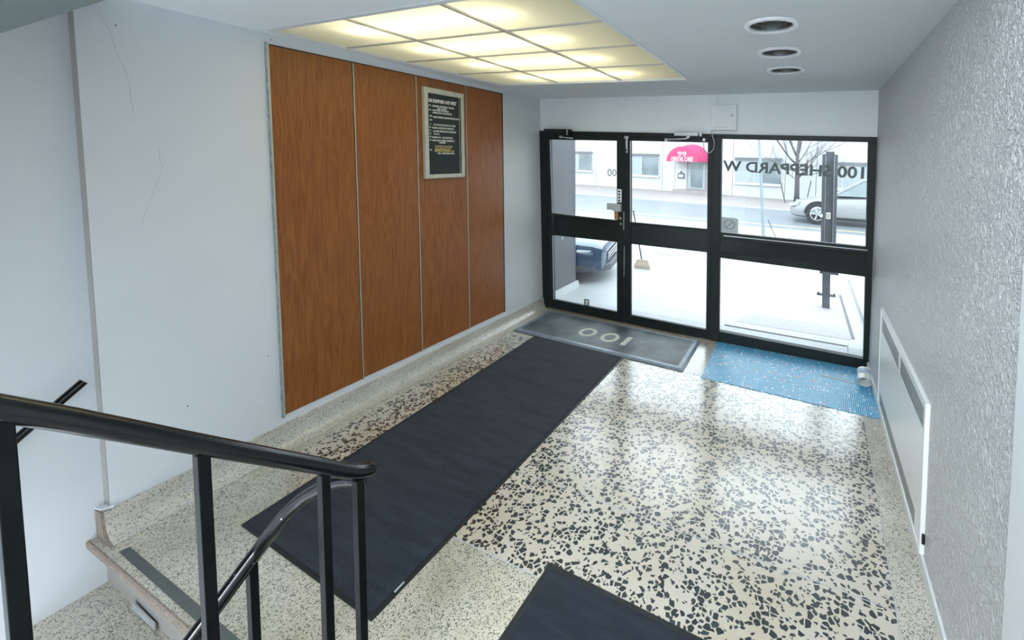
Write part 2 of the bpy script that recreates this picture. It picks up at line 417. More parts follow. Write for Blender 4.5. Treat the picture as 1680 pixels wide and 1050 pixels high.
def diffuser():
    m, nt, b, out = nmat('prismatic_acrylic_diffuser'); nt.nodes.remove(b)
    t = N(nt, 'BsdfTranslucent'); t.inputs[0].default_value = (0.80, 0.775, 0.66, 1)
    d = N(nt, 'BsdfDiffuse'); d.inputs[0].default_value = (0.60, 0.60, 0.55, 1)
    v = N(nt, 'TexVoronoi'); v.inputs['Scale'].default_value = 90; v.inputs['Randomness'].default_value = 0
    nt.links.new(coords(nt), v.inputs[0])
    bm = N(nt, 'Bump'); bm.inputs['Strength'].default_value = 0.25; bm.inputs['Distance'].default_value = 0.004
    nt.links.new(v.outputs[0], bm.inputs['Height']); nt.links.new(bm.outputs[0], t.inputs['Normal']); nt.links.new(bm.outputs[0], d.inputs['Normal'])
    mx = N(nt, 'MixShader'); mx.inputs[0].default_value = 0.35
    nt.links.new(t.outputs[0], mx.inputs[1]); nt.links.new(d.outputs[0], mx.inputs[2]); nt.links.new(mx.outputs[0], out.inputs[0])
    return m
MT['diffuser'] = diffuser()
def emit(name, c, s):
    m, nt, b, out = nmat(name); nt.nodes.remove(b)
    e = N(nt, 'Emission'); e.inputs[0].default_value = (*c, 1); e.inputs[1].default_value = s
    nt.links.new(e.outputs[0], out.inputs[0]); return m
MT['tube'] = emit('fluorescent_tube', (1.0, 0.90, 0.62), 13.0)

# ------------------------------------------------------------------ room shell
YB = -8.2           # back of the stairwell
TOP = 4.4
def wpoly(mp, pts, d0, d1): return MB().slab(mp, pts, d0, d1)
# left wall of the lobby
def Lc(y): return (H+hx*(-0.05)+hy*y)+0.0
wl = struct('wall_left', wpoly(Lp, [(-3.765, -0.05), (-0.73, -0.05), (-0.73, Lc(-0.73)+0.12), (-3.765, Lc(-3.765)+0.12)], -0.16, 0), MT['paint'])
obj('plaster_panel', wpoly(Lp, [(-0.73, -0.05), (0.06, -0.05), (0.06, Lc(0)+0.12), (-0.73, Lc(-0.73)+0.12)], -0.16, 0.001), MT['stucco_soft'], wl)
obj('corner_return', MB().slab(lambda d, z, t: Lp(-3.765-t, z, d), [(-0.058, 0.05), (0.0, 0.141), (0.0, 2.72), (-0.058, 2.72)], 0.0, 0.003), MT['beige'], wl, label='beige painted corner return')
for L_ in ([(-3.684, 2.559), (-3.67, 2.518), (-3.647, 2.461), (-3.636, 2.382), (-3.612, 2.313), (-3.598, 2.256), (-3.595, 2.167), (-3.588, 2.098)],
           [(-3.5, 1.927), (-3.501, 1.858), (-3.491, 1.819), (-3.538, 1.675), (-3.565, 1.599), (-3.586, 1.523)]):
    obj('hairline_crack', MB().tube([Lp(a, b, 0.0002) for a, b in L_], 0.0007, 5), MT['crack'], wl)
for a, b in ((-3.63, 2.51), (-3.45, 0.50), (-2.95, 2.60), (-2.55, 2.63), (-3.05, 0.62)):
    obj('nail_hole', MB().slab(Lp, circle(a, b, 0.004, 10), 0.0, 0.0012), MT['letter_grey'], wl)
# stair side wall behind it, set back
struct('wall_stair_side', wpoly(Sp, [(YB, -1.6), (-3.6, -1.6), (-3.6, 2.75), (-3.9, TOP), (YB, TOP)], -0.12, 0), MT['paint'])
# right wall: textured plaster up to y=-3.12, then smooth
wr = struct('wall_right', wpoly(Rp, [(-3.12, -0.05), (0.06, -0.05), (0.06, 2.75), (-3.12, 2.75)], -0.16, 0), MT['stucco'])
obj('smooth_panel', wpoly(Rp, [(YB, -0.2), (-3.12, -0.2), (-3.12, 2.75), (-3.4, TOP), (YB, TOP)], -0.16, 0.004), MT['paint'], wr)
# wall over the glazing
struct('wall_front', wpoly(Fp, [(-0.15, 2.19), (3.68, 2.105), (3.68, 2.75), (-0.15, 2.75)], -0.22, 0), MT['header'])
# stairwell behind the camera
struct('wall_back', MB().box((-0.4, YB-0.15, -1.7), (3.95, YB, TOP)), MT['paint'])
mb = MB(); mb.box((-0.4, YB, TOP), (3.95, -3.6, TOP+0.15)); struct('ceiling_stairwell', mb, MT['ceiling'])
struct('wall_upstand', MB().box((-0.3, -3.78, 2.75), (3.9, -3.66, TOP)), MT['paint'])

# ceiling of the lobby with openings for the light tray and the three downlights
TRAY = [(0.0, -3.01), (2.04, -3.06), (2.022, -0.946), (0.16, -1.03)]
def tray(u, v):   # u across, v from near to far
    a = Vector(TRAY[0]).lerp(Vector(TRAY[1]), u); b = Vector(TRAY[3]).lerp(Vector(TRAY[2]), u)
    return a.lerp(b, v)
DOWN = [(2.808, -2.255), (2.803, -1.690), (2.803, -1.150)]
def holed_plate(mp, outer, holes, d0, d1):
    bm = bmesh.new(); loops = []
    for L in [outer]+holes:
        vs = [bm.verts.new((p[0], p[1], 0)) for p in L]; es = [bm.edges.new((vs[i], vs[(i+1) % len(vs)])) for i in range(len(vs))]
        loops.append((vs, es))
    bmesh.ops.triangle_fill(bm, use_beauty=True, edges=[e for l in loops for e in l[1]])
    bm.verts.index_update()
    V2 = [(v.co.x, v.co.y) for v in bm.verts]; T = [tuple(v.index for v in f.verts) for f in bm.faces]
    LI = [[v.index for v in l[0]] for l in loops]; bm.free()
    n = len(V2); mb = MB()
    F = list(T)+[tuple(i+n for i in t[::-1]) for t in T]
    for l in LI:
        for i in range(len(l)):
            a, b = l[i], l[(i+1) % len(l)]; F.append((a, b, b+n, a+n))
    mb.add([mp(x, y, d0) for x, y in V2]+[mp(x, y, d1) for x, y in V2], F)
    return mb
struct('ceiling', holed_plate(Cp, [(-0.2, -3.80), (3.8, -3.80), (3.8, 0.15), (-0.2, 0.15)],
       [TRAY]+[circle(x, y, 0.112, 36) for x, y in DOWN], 0.0, -0.05), MT['ceiling'])
obj('roof_slab', MB().box((-0.3, -3.72, 3.02), (3.9, 0.2, 3.12)), MT['ceiling'], kind='structure')
mb = MB()
for a, b in (((-0.3, -3.74, 2.62), (-0.2, 0.2, 3.02)), ((3.72, -3.74, 2.60), (3.82, 0.2, 3.02)), ((-0.3, 0.12, 2.60), (3.9, 0.24, 3.02))):
    mb.box(a, b)
struct('wall_plenum', mb, MT['ceiling'])
# sloping underside of the flight above, top left; its shade is painted into the colour
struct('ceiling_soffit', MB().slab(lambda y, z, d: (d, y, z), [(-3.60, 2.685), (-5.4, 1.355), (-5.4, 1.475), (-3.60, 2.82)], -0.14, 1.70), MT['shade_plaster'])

# ------------------------------------------------------------------ floor
EDGE = -3.83
fl = struct('floor', MB().slab(Zp, [(-0.12, EDGE), (1.74, EDGE), (1.74, -3.9), (3.72, -3.9), (3.72, 0.12), (-0.12, 0.12)], -0.03, 0.0), MT['terr_fine'])
XL, XR = 0.125, 3.437
for (x0, x1, y0, y1) in ((XL, XR, -3.043, -2.523), (XL, XR, -2.517, -0.86)):
    obj('terrazzo_field', MB().rect(Zp, x0, x1, y0, y1, -0.02, 0.0012), MT['terr_big'], fl)
for (x0, x1, y0, y1) in ((XL-0.004, XR+0.004, -3.048, -3.043), (XL, XR, -2.5225, -2.5175), (XR, XR+0.005, -3.9, -0.86), (XL-0.005, XL, -3.043, -0.86), (XL, XR, -0.86, -0.8555)):
    obj('divider_strip', MB().rect(Zp, x0, x1, y0, y1, -0.01, 0.0016), MT['greypaint'], fl)
obj('worn_nosing', MB().slab(lambda y, z, d: (d, y, z), [(EDGE-0.008, -0.006), (EDGE-0.002, 0.001), (EDGE+0.005, 0.0012), (EDGE+0.005, -0.036), (EDGE-0.008, -0.030)], -0.11, 1.74), MT['worn_edge'], fl, label='chipped brown edge of the landing')
obj('anti_slip_strip', MB().slab(Zp, [(0.112, -3.794), (0.122, -3.760), (1.55, -3.772), (1.55, -3.812)], 0.0005, 0.003), MT['antislip'], fl)
# cove base on the left
prof = [(0.0, 0.141), (0.014, 0.141), (0.018, 0.085), (0.030, 0.042), (0.055, 0.016), (0.10, 0.003), (0.10, -0.01), (-0.05, -0.01), (-0.05, 0.141)]
mb = MB(); n = len(prof); yy = [-3.79, -2.5, -1.2, -0.03]
for y in yy:
    for d, z in prof: mb.v.append(Lp(y, z, d))
for j in range(3):
    for i in range(n): mb.f.append((j*n+i, j*n+(i+1) % n, (j+1)*n+(i+1) % n, (j+1)*n+i))
mb.f.append(tuple(range(n))); mb.f.append(tuple(range(3*n, 4*n))[::-1])
bl = struct('baseboard_left', mb, MT['terr_base'], smooth=True, auto=0.9)
obj('worn_end', MB().slab(lambda d, z, t: Lp(-3.79-t, z, d), prof[:6]+[(0.09, -0.045), (-0.05, -0.045), (-0.05, 0.141)], 0.0, 0.012), MT['worn_edge'], bl, label='chipped brown end of the cove base')
obj('broken_cap', MB().slab(lambda y, d, t: Lp(y, 0.143+t+max(0, (-3.75-y))*0.25, d), [(-3.81, -0.035), (-3.80, 0.01), (-3.755, 0.018), (-3.75, -0.03)], 0.0, 0.006), MT['white_metal'], bl, label='broken white plaster cap')
mb = MB(); mb.slab(lambda y, z, d: Rp(y, z, d), [(-3.9, 0.0), (-0.03, 0.0), (-0.03, 0.075), (-3.9, 0.075)], 0, 0.014)
struct('baseboard_right', mb, MT['stucco_soft'], bevel=0.004)

# ------------------------------------------------------------------ glazed front: frame, two doors, window
tf = struct('trim_1', wpoly(Fp, [(-0.03, 2.196), (3.53, 2.112), (3.53, 2.075), (3.42, 2.078), (2.146, 2.100), (2.06, 2.100), (0.06, 2.138), (-0.03, 2.13)], -0.04, 0.028), MT['black_frame'], bevel=0.003)
obj('jamb', wpoly(Fp, [(-0.03, 2.15), (0.062, 2.15), (0.075, 0.0), (-0.01, 0.0)], -0.04, 0.028), MT['black_frame'], tf, bevel=0.003)
obj('mullion', wpoly(Fp, [(2.062, 2.12), (2.148, 2.12), (2.176, -0.02), (2.085, -0.02)], -0.05, 0.035), MT['black_frame'], tf, bevel=0.003)
obj('jamb', wpoly(Fp, [(3.433, 2.08), (3.52, 2.08), (3.565, 0.0), (3.500, 0.0)], -0.04, 0.028), MT['black_frame'], tf, bevel=0.003)
obj('caulk_edge', wpoly(Fp, [(3.515, 2.115), (3.535, 2.115), (3.570, 0.02), (3.556, 0.02)], -0.03, 0.012), MT['white_trim'], tf)
struct('trim_2', wpoly(Fp, [(0.02, 0.022), (2.09, -0.004), (2.09, -0.03), (0.02, -0.03)], -0.06, 0.065), MT['threshold'], bevel=0.003)
def P4(mp, a, b, c, d, d0, d1): return MB().slab(mp, [a, b, c, d], d0, d1)
def door(name, x0t, x1t, x0b, x1b, z0, z1, glt, glb, mid):
    """leaf outline top x0t..x1t, bottom x0b..x1b; glt/glb = glass corner quads (upper, lower) TL TR BR BL; mid = panel z's"""
    r = struct(name, P4(Fp, (x0t, z1), (x1t, z1-0.022), (glt[1][0], glt[1][1]), (glt[0][0], glt[0][1]), -0.02, 0.02), MT['black_frame'], bevel=0.002)
    obj('stile', P4(Fp, (x0t, z1), glt[0], glb[3], (x0b, z0), -0.02, 0.02), MT['black_frame'], r, bevel=0.002)
    obj('stile', P4(Fp, glt[1], (x1t, z1-0.022), (x1b, z0-0.02), glb[2], -0.02, 0.02), MT['black_frame'], r, bevel=0.002)
    obj('bottom_rail', P4(Fp, glb[3], glb[2], (x1b, z0-0.02), (x0b, z0), -0.02, 0.02), MT['black_frame'], r, bevel=0.002)
    t0, t1, b1, b0 = glt[3], glt[2], glb[1], glb[0]
    obj('push_rail', P4(Fp, t0, t1, (t1[0], t1[1]-0.022), (t0[0], t0[1]-0.022), -0.02, 0.024), MT['black_frame'], r, bevel=0.002)
    obj('infill_panel', P4(Fp, (t0[0], t0[1]-0.022), (t1[0], t1[1]-0.022), b1, b0, -0.012, 0.006), MT['black_panel'], r)
    for q in (glt, glb):
        obj('glass_pane', P4(Fp, (q[0][0]-.008, q[0][1]+.008), (q[1][0]+.008, q[1][1]+.008), (q[2][0]+.008, q[2][1]-.008), (q[3][0]-.008, q[3][1]-.008), -0.003, 0.0), MT['glass'], r)
    return r
d1 = door('door_1', 0.064, 1.094, 0.078, 1.106, 0.028, 2.150,
          [(0.119, 2.090), (0.993, 2.077), (1.000, 1.186), (0.146, 1.202)], [(0.144, 0.936), (1.003, 0.934), (1.010, 0.122), (0.155, 0.133)], None)
d2 = door('door_2', 1.099, 2.060, 1.112, 2.083, 0.010, 2.128,
          [(1.163, 2.078), (2.012, 2.061), (2.028, 1.173), (1.172, 1.179)], [(1.175, 0.930), (2.035, 0.926), (2.042, 0.100), (1.182, 0.114)], None)
obj('weather_strip', P4(Fp, (1.154, 2.075), (1.163, 2.075), (1.172, 1.18), (1.165, 1.18), 0.018, 0.024), MT['alu'], d2)
obj('glazing_bead', P4(Fp, (0.139, 0.93), (0.150, 0.93), (0.160, 0.14), (0.150, 0.14), 0.015, 0.023), MT['greypaint'], d1)
obj('glazing_bead', P4(Fp, (0.113, 2.085), (0.123, 2.085), (0.150, 1.21), (0.139, 1.21), 0.015, 0.023), MT['greypaint'], d1)
wn = struct('window_1', P4(Fp, (2.148, 2.104), (3.433, 2.078), (3.433, 2.069), (2.146, 2.098), -0.03, 0.02), MT['black_frame'])
obj('bottom_rail', P4(Fp, (2.172, 0.112), (3.500, 0.096), (3.535, -0.012), (2.172, -0.030), -0.04, 0.03), MT['black_frame'], wn, bevel=0.003)
obj('side_bead', P4(Fp, (2.140, 2.1), (2.150, 2.1), (2.180, 0.11), (2.168, 0.11), -0.02, 0.032), MT['black_frame'], wn)
obj('upper_rail', P4(Fp, (2.165, 1.153), (3.480, 1.138), (3.480, 1.075), (2.166, 1.089), -0.02, 0.038), MT['black_frame'], wn, bevel=0.003)
obj('rail_highlight_bead', P4(Fp, (2.20, 1.128), (3.476, 1.112), (3.476, 1.104), (2.20, 1.120), 0.038, 0.042), MT['steel'], wn, label='bright strip set in as a highlight along the window rail')  # steel strip put on the black rail as its highlight
obj('infill_panel', P4(Fp, (2.166, 1.089), (3.480, 1.075), (3.480, 0.919), (2.172, 0.947), -0.015, 0.012), MT['black_panel'], wn)
obj('lower_rail', P4(Fp, (2.170, 0.947), (3.482, 0.919), (3.484, 0.863), (2.173, 0.890), -0.02, 0.034), MT['black_frame'], wn, bevel=0.003)
obj('glass_pane', P4(Fp, (2.138, 2.106), (3.441, 2.079), (3.484, 1.13), (2.158, 1.145), -0.003, 0.0), MT['glass'], wn)
obj('glass_pane', P4(Fp, (2.165, 0.898), (3.484, 0.871), (3.506, 0.088), (2.162, 0.104), -0.003, 0.0), MT['glass'], wn)
# reversed address lettering on the outside of the glass (reads right to left from in here)
mb = MB()
text_mb(mb, '100 SHEPPARD W', 1.252, 0.100, lambda u, v, d: Fp(3.418-u, 1.747+v+0.0275*u, -0.0045-d*0.001), bold=0.028)
obj('address_lettering', mb, MT['vinyl_dark'], wn, label='mirrored grey lettering 100 SHEPPARD W')
mb = MB()
text_mb(mb, '100', 0.150, 0.083, lambda u, v, d: Fp(1.020-u, 1.680+v, -0.0045-d*0.001), bold=-0.005)
obj('number_lettering', mb, MT['vinyl_dark'], d1, label='small mirrored number 100')
# hardware of door 1
obj('lock_box', MB().slab(Fp, [(0.899, 1.381), (1.068, 1.378), (1.068, 1.292), (0.985, 1.292), (0.970, 1.306), (0.899, 1.308)], 0.024, 0.075), MT['greypaint'], d1, bevel=0.004, label='grey rim lock box')
obj('keypad', MB().rect(Fp, 1.013, 1.062, 1.392, 1.540, 0.02, 0.036), MT['white_metal'], d1, bevel=0.003, label='white strip with four dark buttons')
for k in range(4):
    obj('button', MB().slab(Fp, circle(1.037, 1.515-0.034*k, 0.011, 12), 0.034, 0.041), MT['black_frame'], d1)
obj('key_tag', MB().rect(Fp, 0.968, 1.016, 1.192, 1.296, 0.012, 0.022), MT['brass'], d1, bevel=0.002, label='orange brass latch plate')
obj('cylinder_lock', MB().slab(Fp, circle(1.050, 1.215, 0.014, 16), 0.02, 0.034), MT['threshold'], d1)
obj('cylinder_lock', MB().slab(Fp, circle(1.055, 1.150, 0.011, 16), 0.02, 0.032), MT['threshold'], d1)
obj('flush_bolt', MB().rect(Fp, 1.086, 1.092, 1.08, 1.29, 0.02, 0.028), MT['steel'], d1)
obj('flush_bolt', MB().rect(Fp, 1.094, 1.099, 0.55, 0.90, 0.02, 0.026), MT['steel'], d1)
obj('sticker', MB().rect(Fp, 0.570, 0.640, 0.122, 0.205, 0.001, 0.0016), MT['letter_grey'], d1, label='small dark picture sticker')
obj('sticker_figure', MB().slab(Fp, [(0.583, 0.135), (0.600, 0.150), (0.592, 0.172), (0.580, 0.180), (0.600, 0.192), (0.630, 0.186), (0.628, 0.170), (0.612, 0.160), (0.618, 0.135)], 0.0016, 0.002), MT['white_metal'], d1)
# surface bolt on door 2
obj('surface_bolt', MB().slab(Fp, [(1.103, 2.10), (1.127, 2.10), (1.129, 1.945), (1.112, 1.945)], 0.02, 0.034), MT['steel'], d2, bevel=0.003)
obj('bolt_keeper', MB().rect(Fp, 1.092, 1.138, 2.10, 2.128, 0.022, 0.04), MT['steel'], d2, bevel=0.003)
obj('bolt_knob', MB().slab(Fp, circle(1.118, 1.975, 0.009, 12), 0.034, 0.046), MT['black_frame'], d2)
# no-smoking style disc sticker on window
st = obj('round_symbol_sticker', MB().slab(Fp, [(2.170, 1.157), (2.336, 1.155), (2.336, 1.285), (2.325, 1.301), (2.308, 1.306), (2.168, 1.308)], 0.001, 0.0018), MT['vinyl_pale'], wn, label='pale grey square sticker with a barred circle')
mb = MB(); ring = []
for k in range(28):
    a, b = 2*PI*k/28, 2*PI*(k+1)/28
    mb.slab(Fp, [(2.250+0.055*math.cos(a), 1.236+0.05*math.sin(a)), (2.250+0.055*math.cos(b), 1.236+0.05*math.sin(b)), (2.250+0.047*math.cos(b), 1.236+0.043*math.sin(b)), (2.250+0.047*math.cos(a), 1.236+0.043*math.sin(a))], 0.0018, 0.0024)
mb.slab(Fp, [(2.212, 1.206), (2.218, 1.201), (2.288, 1.266), (2.282, 1.271)], 0.0018, 0.0024)
obj('barred_circle', mb, MT['vinyl_dark'], st)
# black door operator at the left
t = thing('door_operator', Fp(0.25, 2.11, 0.03), 'black box-shaped door closer over the left glass door', 'door closer')
obj('housing', P4(Fp, (0.095, 2.212), (0.430, 2.205), (0.430, 2.128), (0.095, 2.140), 0.03, 0.115), MT['black_panel'], t, bevel=0.005)
obj('end_cap', P4(Fp, (0.408, 2.202), (0.414, 2.202), (0.414, 2.135), (0.408, 2.135), 0.112, 0.118), MT['white_metal'], t, label='bright end line of the closer box')
obj('arm', MB().tube([Fp(0.30, 2.122, 0.07), Fp(0.36, 2.112, 0.06), Fp(0.45, 2.105, 0.05)], 0.007, 8), MT['steel'], t, smooth=True)
obj('arm_pivot', MB().slab(Fp, circle(0.30, 2.122, 0.016, 14), 0.05, 0.085), MT['alu'], t)
# silver closer
t = thing('door_closer', Fp(1.80, 2.08, 0.03), 'silver hydraulic door closer over the middle glass door', 'door closer')
obj('closer_body', P4(Fp, (1.672, 2.168), (1.925, 2.164), (1.925, 2.122), (1.672, 2.126), 0.03, 0.085), MT['steel'], t, bevel=0.006)
obj('end_cap', P4(Fp, (1.936, 2.168), (1.962, 2.167), (1.962, 2.118), (1.936, 2.119), 0.03, 0.09), MT['steel'], t, bevel=0.006)
obj('spindle', MB().slab(Fp, circle(1.82, 2.118, 0.018, 16), 0.045, 0.08), MT['alu'], t)
obj('arm', MB().tube([Fp(1.82, 2.108, 0.07), Fp(1.80, 2.098, 0.075), Fp(1.60, 2.090, 0.06), Fp(1.575, 2.088, 0.05)], 0.008, 8), MT['alu'], t, smooth=True)
obj('arm_shoe', MB().rect(Fp, 1.562, 1.59, 2.068, 2.102, 0.03, 0.06), MT['steel'], t, bevel=0.003)
# alarm box with loop of cable
t = thing('alarm_box', Fp(2.175, 2.18, 0.0), 'white metal alarm box on the wall above the doors', 'alarm box')
obj('casing', P4(Fp, (2.040, 2.434), (2.293, 2.430), (2.296, 2.176), (2.045, 2.184), 0.0, 0.045), MT['header'], t, bevel=0.004)
obj('lid_seam', P4(Fp, (2.050, 2.190), (2.290, 2.184), (2.290, 2.181), (2.050, 2.187), 0.0440, 0.0470), MT['greypaint'], t)
obj('keyhole', MB().slab(Fp, circle(2.247, 2.325, 0.008, 12), 0.0440, 0.0500), MT['letter_grey'], t)
for k in range(7):
    obj('vent_slot', MB().rect(Fp, 2.085+0.02*k, 2.088+0.02*k, 2.205, 2.217, 0.0445, 0.0465), MT['letter_grey'], t)
pts = []
ctl = [(2.052, 2.18, 0.05), (2.065, 2.13, 0.06), (2.085, 2.06, 0.06), (2.075, 1.99, 0.055), (2.03, 1.955, 0.05), (1.99, 1.975, 0.045), (1.975, 2.03, 0.04), (1.976, 2.075, 0.04)]
for i in range(len(ctl)-1):
    p0, p1, p2, p3 = [Vector(ctl[max(0, min(len(ctl)-1, j))]) for j in (i-1, i, i+1, i+2)]
    for s in range(5):
        q = s/5
        pts.append(Fp(*(0.5*((2*p1)+(p2-p0)*q+(2*p0-5*p1+4*p2-p3)*q*q+(3*p1-p0-3*p2+p3)*q**3))))
pts.append(Fp(*ctl[-1]))
obj('alarm_cable', MB().tube(pts, 0.0045, 8), MT['greypaint'], t, smooth=True)
obj('cable_socket', MB().slab(Fp, circle(1.976, 2.088, 0.016, 16), 0.02, 0.045), MT['white_metal'], t, bevel=0.003)
obj('thin_wire', MB().tube([Fp(2.092, 2.43, 0.006), Fp(2.092, 2.545, 0.004)], 0.002, 6), MT['greypaint'], t)

# ------------------------------------------------------------------ wood panelling
t = thing('wood_panelling', Lp(-1.9, 0.19, 0.0), 'orange-brown veneered wall panelling in four tall boards', 'wall panelling')
PY = [-2.985, -2.430, -1.878, -1.304, -0.770]
for i in range(4):
    a, b = PY[i], PY[i+1]
    g0 = 0.012 if i == 0 else 0.009
    zt = lambda y: 2.562-0.008*(y+2.985)
    obj('wood_panel', MB().slab(Lp, [(a+g0, 0.198), (b-0.004, 0.193), (b-0.004, zt(b)), (a+g0, zt(a))], 0.004, 0.010), MT['wood'], t, bevel=0.0015)
obj('backing_board', MB().slab(Lp, [(PY[0], 0.197), (PY[4], 0.192), (PY[4], 2.552), (PY[0], 2.570)], 0.0, 0.004), MT['black_frame'], t)
for i in range(1, 4):
    obj('joint_strip', MB().slab(Lp, [(PY[i]+0.003, 0.186), (PY[i]+0.009, 0.186), (PY[i]+0.009, 2.556), (PY[i]+0.003, 2.556)], 0.004, 0.0108), MT['alu_cream'], t)
obj('edge_channel', MB().slab(Lp, [(PY[0]-0.004, 0.185), (PY[0]+0.001, 0.185), (PY[0]+0.001, 2.575), (PY[0]-0.004, 2.575)], 0.0, 0.017), MT['zinc'], t, label='grey metal channel along the near edge')
obj('edge_lip', MB().slab(Lp, [(PY[0]+0.001, 0.185), (PY[0]+0.012, 0.185), (PY[0]+0.012, 2.572), (PY[0]+0.001, 2.572)], 0.0, 0.015), MT['alu_cream'], t)
obj('end_strip', MB().slab(Lp, [(PY[4]-0.002, 0.19), (PY[4]+0.008, 0.19), (PY[4]+0.008, 2.55), (PY[4]-0.002, 2.55)], 0.0, 0.011), MT['black_frame'], t)

# ------------------------------------------------------------------ tenant directory board
t = thing('directory_board', Lp(-1.54, 1.69, 0.024), 'framed black letter board hung on the wood panelling', 'notice board')
y0, y1, z0, z1 = -1.822, -1.361, 1.690, 2.471
D0 = 0.011
mb = MB().slab(Lp, [(y0, z0), (y1, z0), (y1, z1-0.004), (y0, z1+0.002)], D0, D0+0.022)
obj('case', mb, MT['alu_cream'], t, bevel=0.003)
fw = 0.042
for nm, q in (('frame_side', [(y0, z0), (y0+fw, z0+0.035), (y0+fw, z1-0.045), (y0, z1+0.002)]), ('frame_side', [(y1-fw*0.9, z0+0.035), (y1, z0), (y1, z1-0.004), (y1-fw*0.9, z1-0.048)]),
              ('frame_top', [(y0, z1+0.002), (y0+fw, z1-0.045), (y1-fw*0.9, z1-0.048), (y1, z1-0.004)]), ('frame_bottom', [(y0, z0), (y1, z0), (y1-fw*0.9, z0+0.035), (y0+fw, z0+0.035)])):
    obj(nm, MB().slab(Lp, q, D0+0.022, D0+0.032), MT['alu_cream'], t, bevel=0.003)
iy0, iy1, iz0, iz1 = y0+fw, y1-fw*0.9, z0+0.035, z1-0.046
obj('felt_board', MB().rect(Lp, iy0, iy1, iz0, iz1, D0+0.022, D0+0.024), MT['felt'], t)
obj('hinge_line', MB().rect(Lp, iy1-0.022, iy1-0.018, iz0, iz1, D0+0.024, D0+0.028), MT['alu'], t)
ih = iz1-iz0; iw = iy1-iy0-0.025
LN = [  # text, left fraction, width fraction, top fraction, height fraction, material
 ('100 SHEPPARD AVE WEST', 0.01, 0.90, 0.045, 0.050, 0),
 ('101.', 0.02, 0.07, 0.135, 0.022, 0), ('MORRIS NATHENS, TRAVEL', 0.13, 0.70, 0.135, 0.026, 0), ('AND CRUISES', 0.27, 0.30, 0.172, 0.022, 0),
 ('102.', 0.02, 0.07, 0.200, 0.022, 0), ('NATHENS & GLADEN,', 0.13, 0.52, 0.198, 0.024, 0), ('BARRISTERS & SOLICITORS', 0.13, 0.62, 0.235, 0.024, 0),
 ('200.', 0.03, 0.08, 0.292, 0.022, 0), ('HARRY MARKS, CROWN PRODUCTIONS', 0.14, 0.88, 0.300, 0.026, 0),
 ('202.', 0.03, 0.08, 0.350, 0.022, 0),
 ('7.', 0.04, 0.04, 0.410, 0.024, 0), ('ACE GOLDEN DELTA CORP', 0.14, 0.72, 0.415, 0.026, 0),
 ('8.', 0.02, 0.05, 0.455, 0.024, 0), ('DORAN & ASSOCIATES, AUDITORS', 0.10, 0.70, 0.463, 0.026, 0),
 ('11.', 0.02, 0.06, 0.505, 0.024, 0), ('& SONS INSURANCE BROKERS', 0.13, 0.75, 0.512, 0.026, 0),
 ('12.', 0.02, 0.06, 0.552, 0.024, 0), ('DR. M. K.', 0.15, 0.18, 0.556, 0.024, 0),
 ('14.', 0.02, 0.06, 0.600, 0.024, 0), ('MARKS LTD - ACCOUNTING', 0.10, 0.66, 0.606, 0.026, 0),
 ('15.', 0.02, 0.06, 0.648, 0.024, 0), ('SHEPPARD STREET PROPERTY', 0.10, 0.72, 0.654, 0.026, 0), ('MANAGEMENT', 0.32, 0.20, 0.688, 0.022, 0),
 ('OFFICE SUITES', 0.18, 0.56, 0.745, 0.026, 1), ('SQUARE MILE LTD.', 0.18, 0.52, 0.782, 0.024, 1),
 ('20.', 0.02, 0.07, 0.800, 0.022, 0), ('RENTED BY SUPERINT. NO.', 0.17, 0.64, 0.812, 0.026, 1), ('- TEL. 000 000-0000 -', 0.22, 0.62, 0.850, 0.026, 0)]
for s, lf, wf, tf_, hf, mm in LN:
    mb = MB(); sc_ = 0.82
    tz = iz1-0.02-(tf_*sc_)*ih*1.0
    text_mb(mb, s, wf*iw, hf*ih*0.86, lambda u, v, d: Lp(iy0+0.006+lf*iw+u, tz-hf*ih*0.86+v, D0+0.024+d*0.0025), bold=0.022 if hf > 0.04 else 0.008)
    obj('lettering', mb, MT['letter_yellow' if mm else 'letter_white'], t)

# ------------------------------------------------------------------ luminous ceiling tray
t = thing('ceiling_light', Cp(1.05, -2.0, 0), 'large luminous ceiling tray of twelve yellowish diffuser panels', 'ceiling light')
def T3(u, v, d):
    p = tray(u, v); return Cp(p.x, p.y, d)
UC = [0.0, 0.338, 0.684, 1.0]; VC = [0.0, 0.242, 0.475, 0.735, 1.0]
for i in range(3):
    for j in range(4):
        q = [(UC[i]+0.004, VC[j]+0.004), (UC[i+1]-0.004, VC[j]+0.004), (UC[i+1]-0.004, VC[j+1]-0.004), (UC[i]+0.004, VC[j+1]-0.004)]
        mb = MB(); mb.add([T3(a, b, -0.012) for a, b in q], [(0, 1, 2, 3)])
        obj('diffuser_panel', mb, MT['diffuser'], t)
for u in UC[1:3]:
    obj('grid_bar', MB().slab(T3, [(u-0.005, 0.0), (u+0.005, 0.0), (u+0.005, 1.0), (u-0.005, 1.0)], -0.014, -0.002), MT['grid'], t)
for v in VC[1:4]:
    obj('grid_bar', MB().slab(T3, [(0, v-0.004), (1, v-0.004), (1, v+0.004), (0, v+0.004)], -0.013, -0.004), MT['grid'], t)
e = 0.011
for nm, q in (('tray_trim', [(-0.0, -e), (1, -e), (1, 0.004), (0, 0.004)]), ('tray_trim', [(0, 1-0.004), (1, 1-0.004), (1, 1+e*0.6), (0, 1+e*0.6)]),
              ('tray_trim', [(1-0.002, -e), (1+e, -e), (1+e, 1+e*0.6), (1-0.002, 1+e*0.6)]), ('tray_trim', [(-e*0.5, -e), (0.003, -e), (0.003, 1+e*0.6), (-e*0.5, 1+e*0.6)])):
    obj(nm, MB().slab(T3, q, -0.015, 0.006), MT['white_trim'], t)
hb = MB()
Q = [(-0.0, -0.0), (1, 0), (1, 1), (0, 1)]
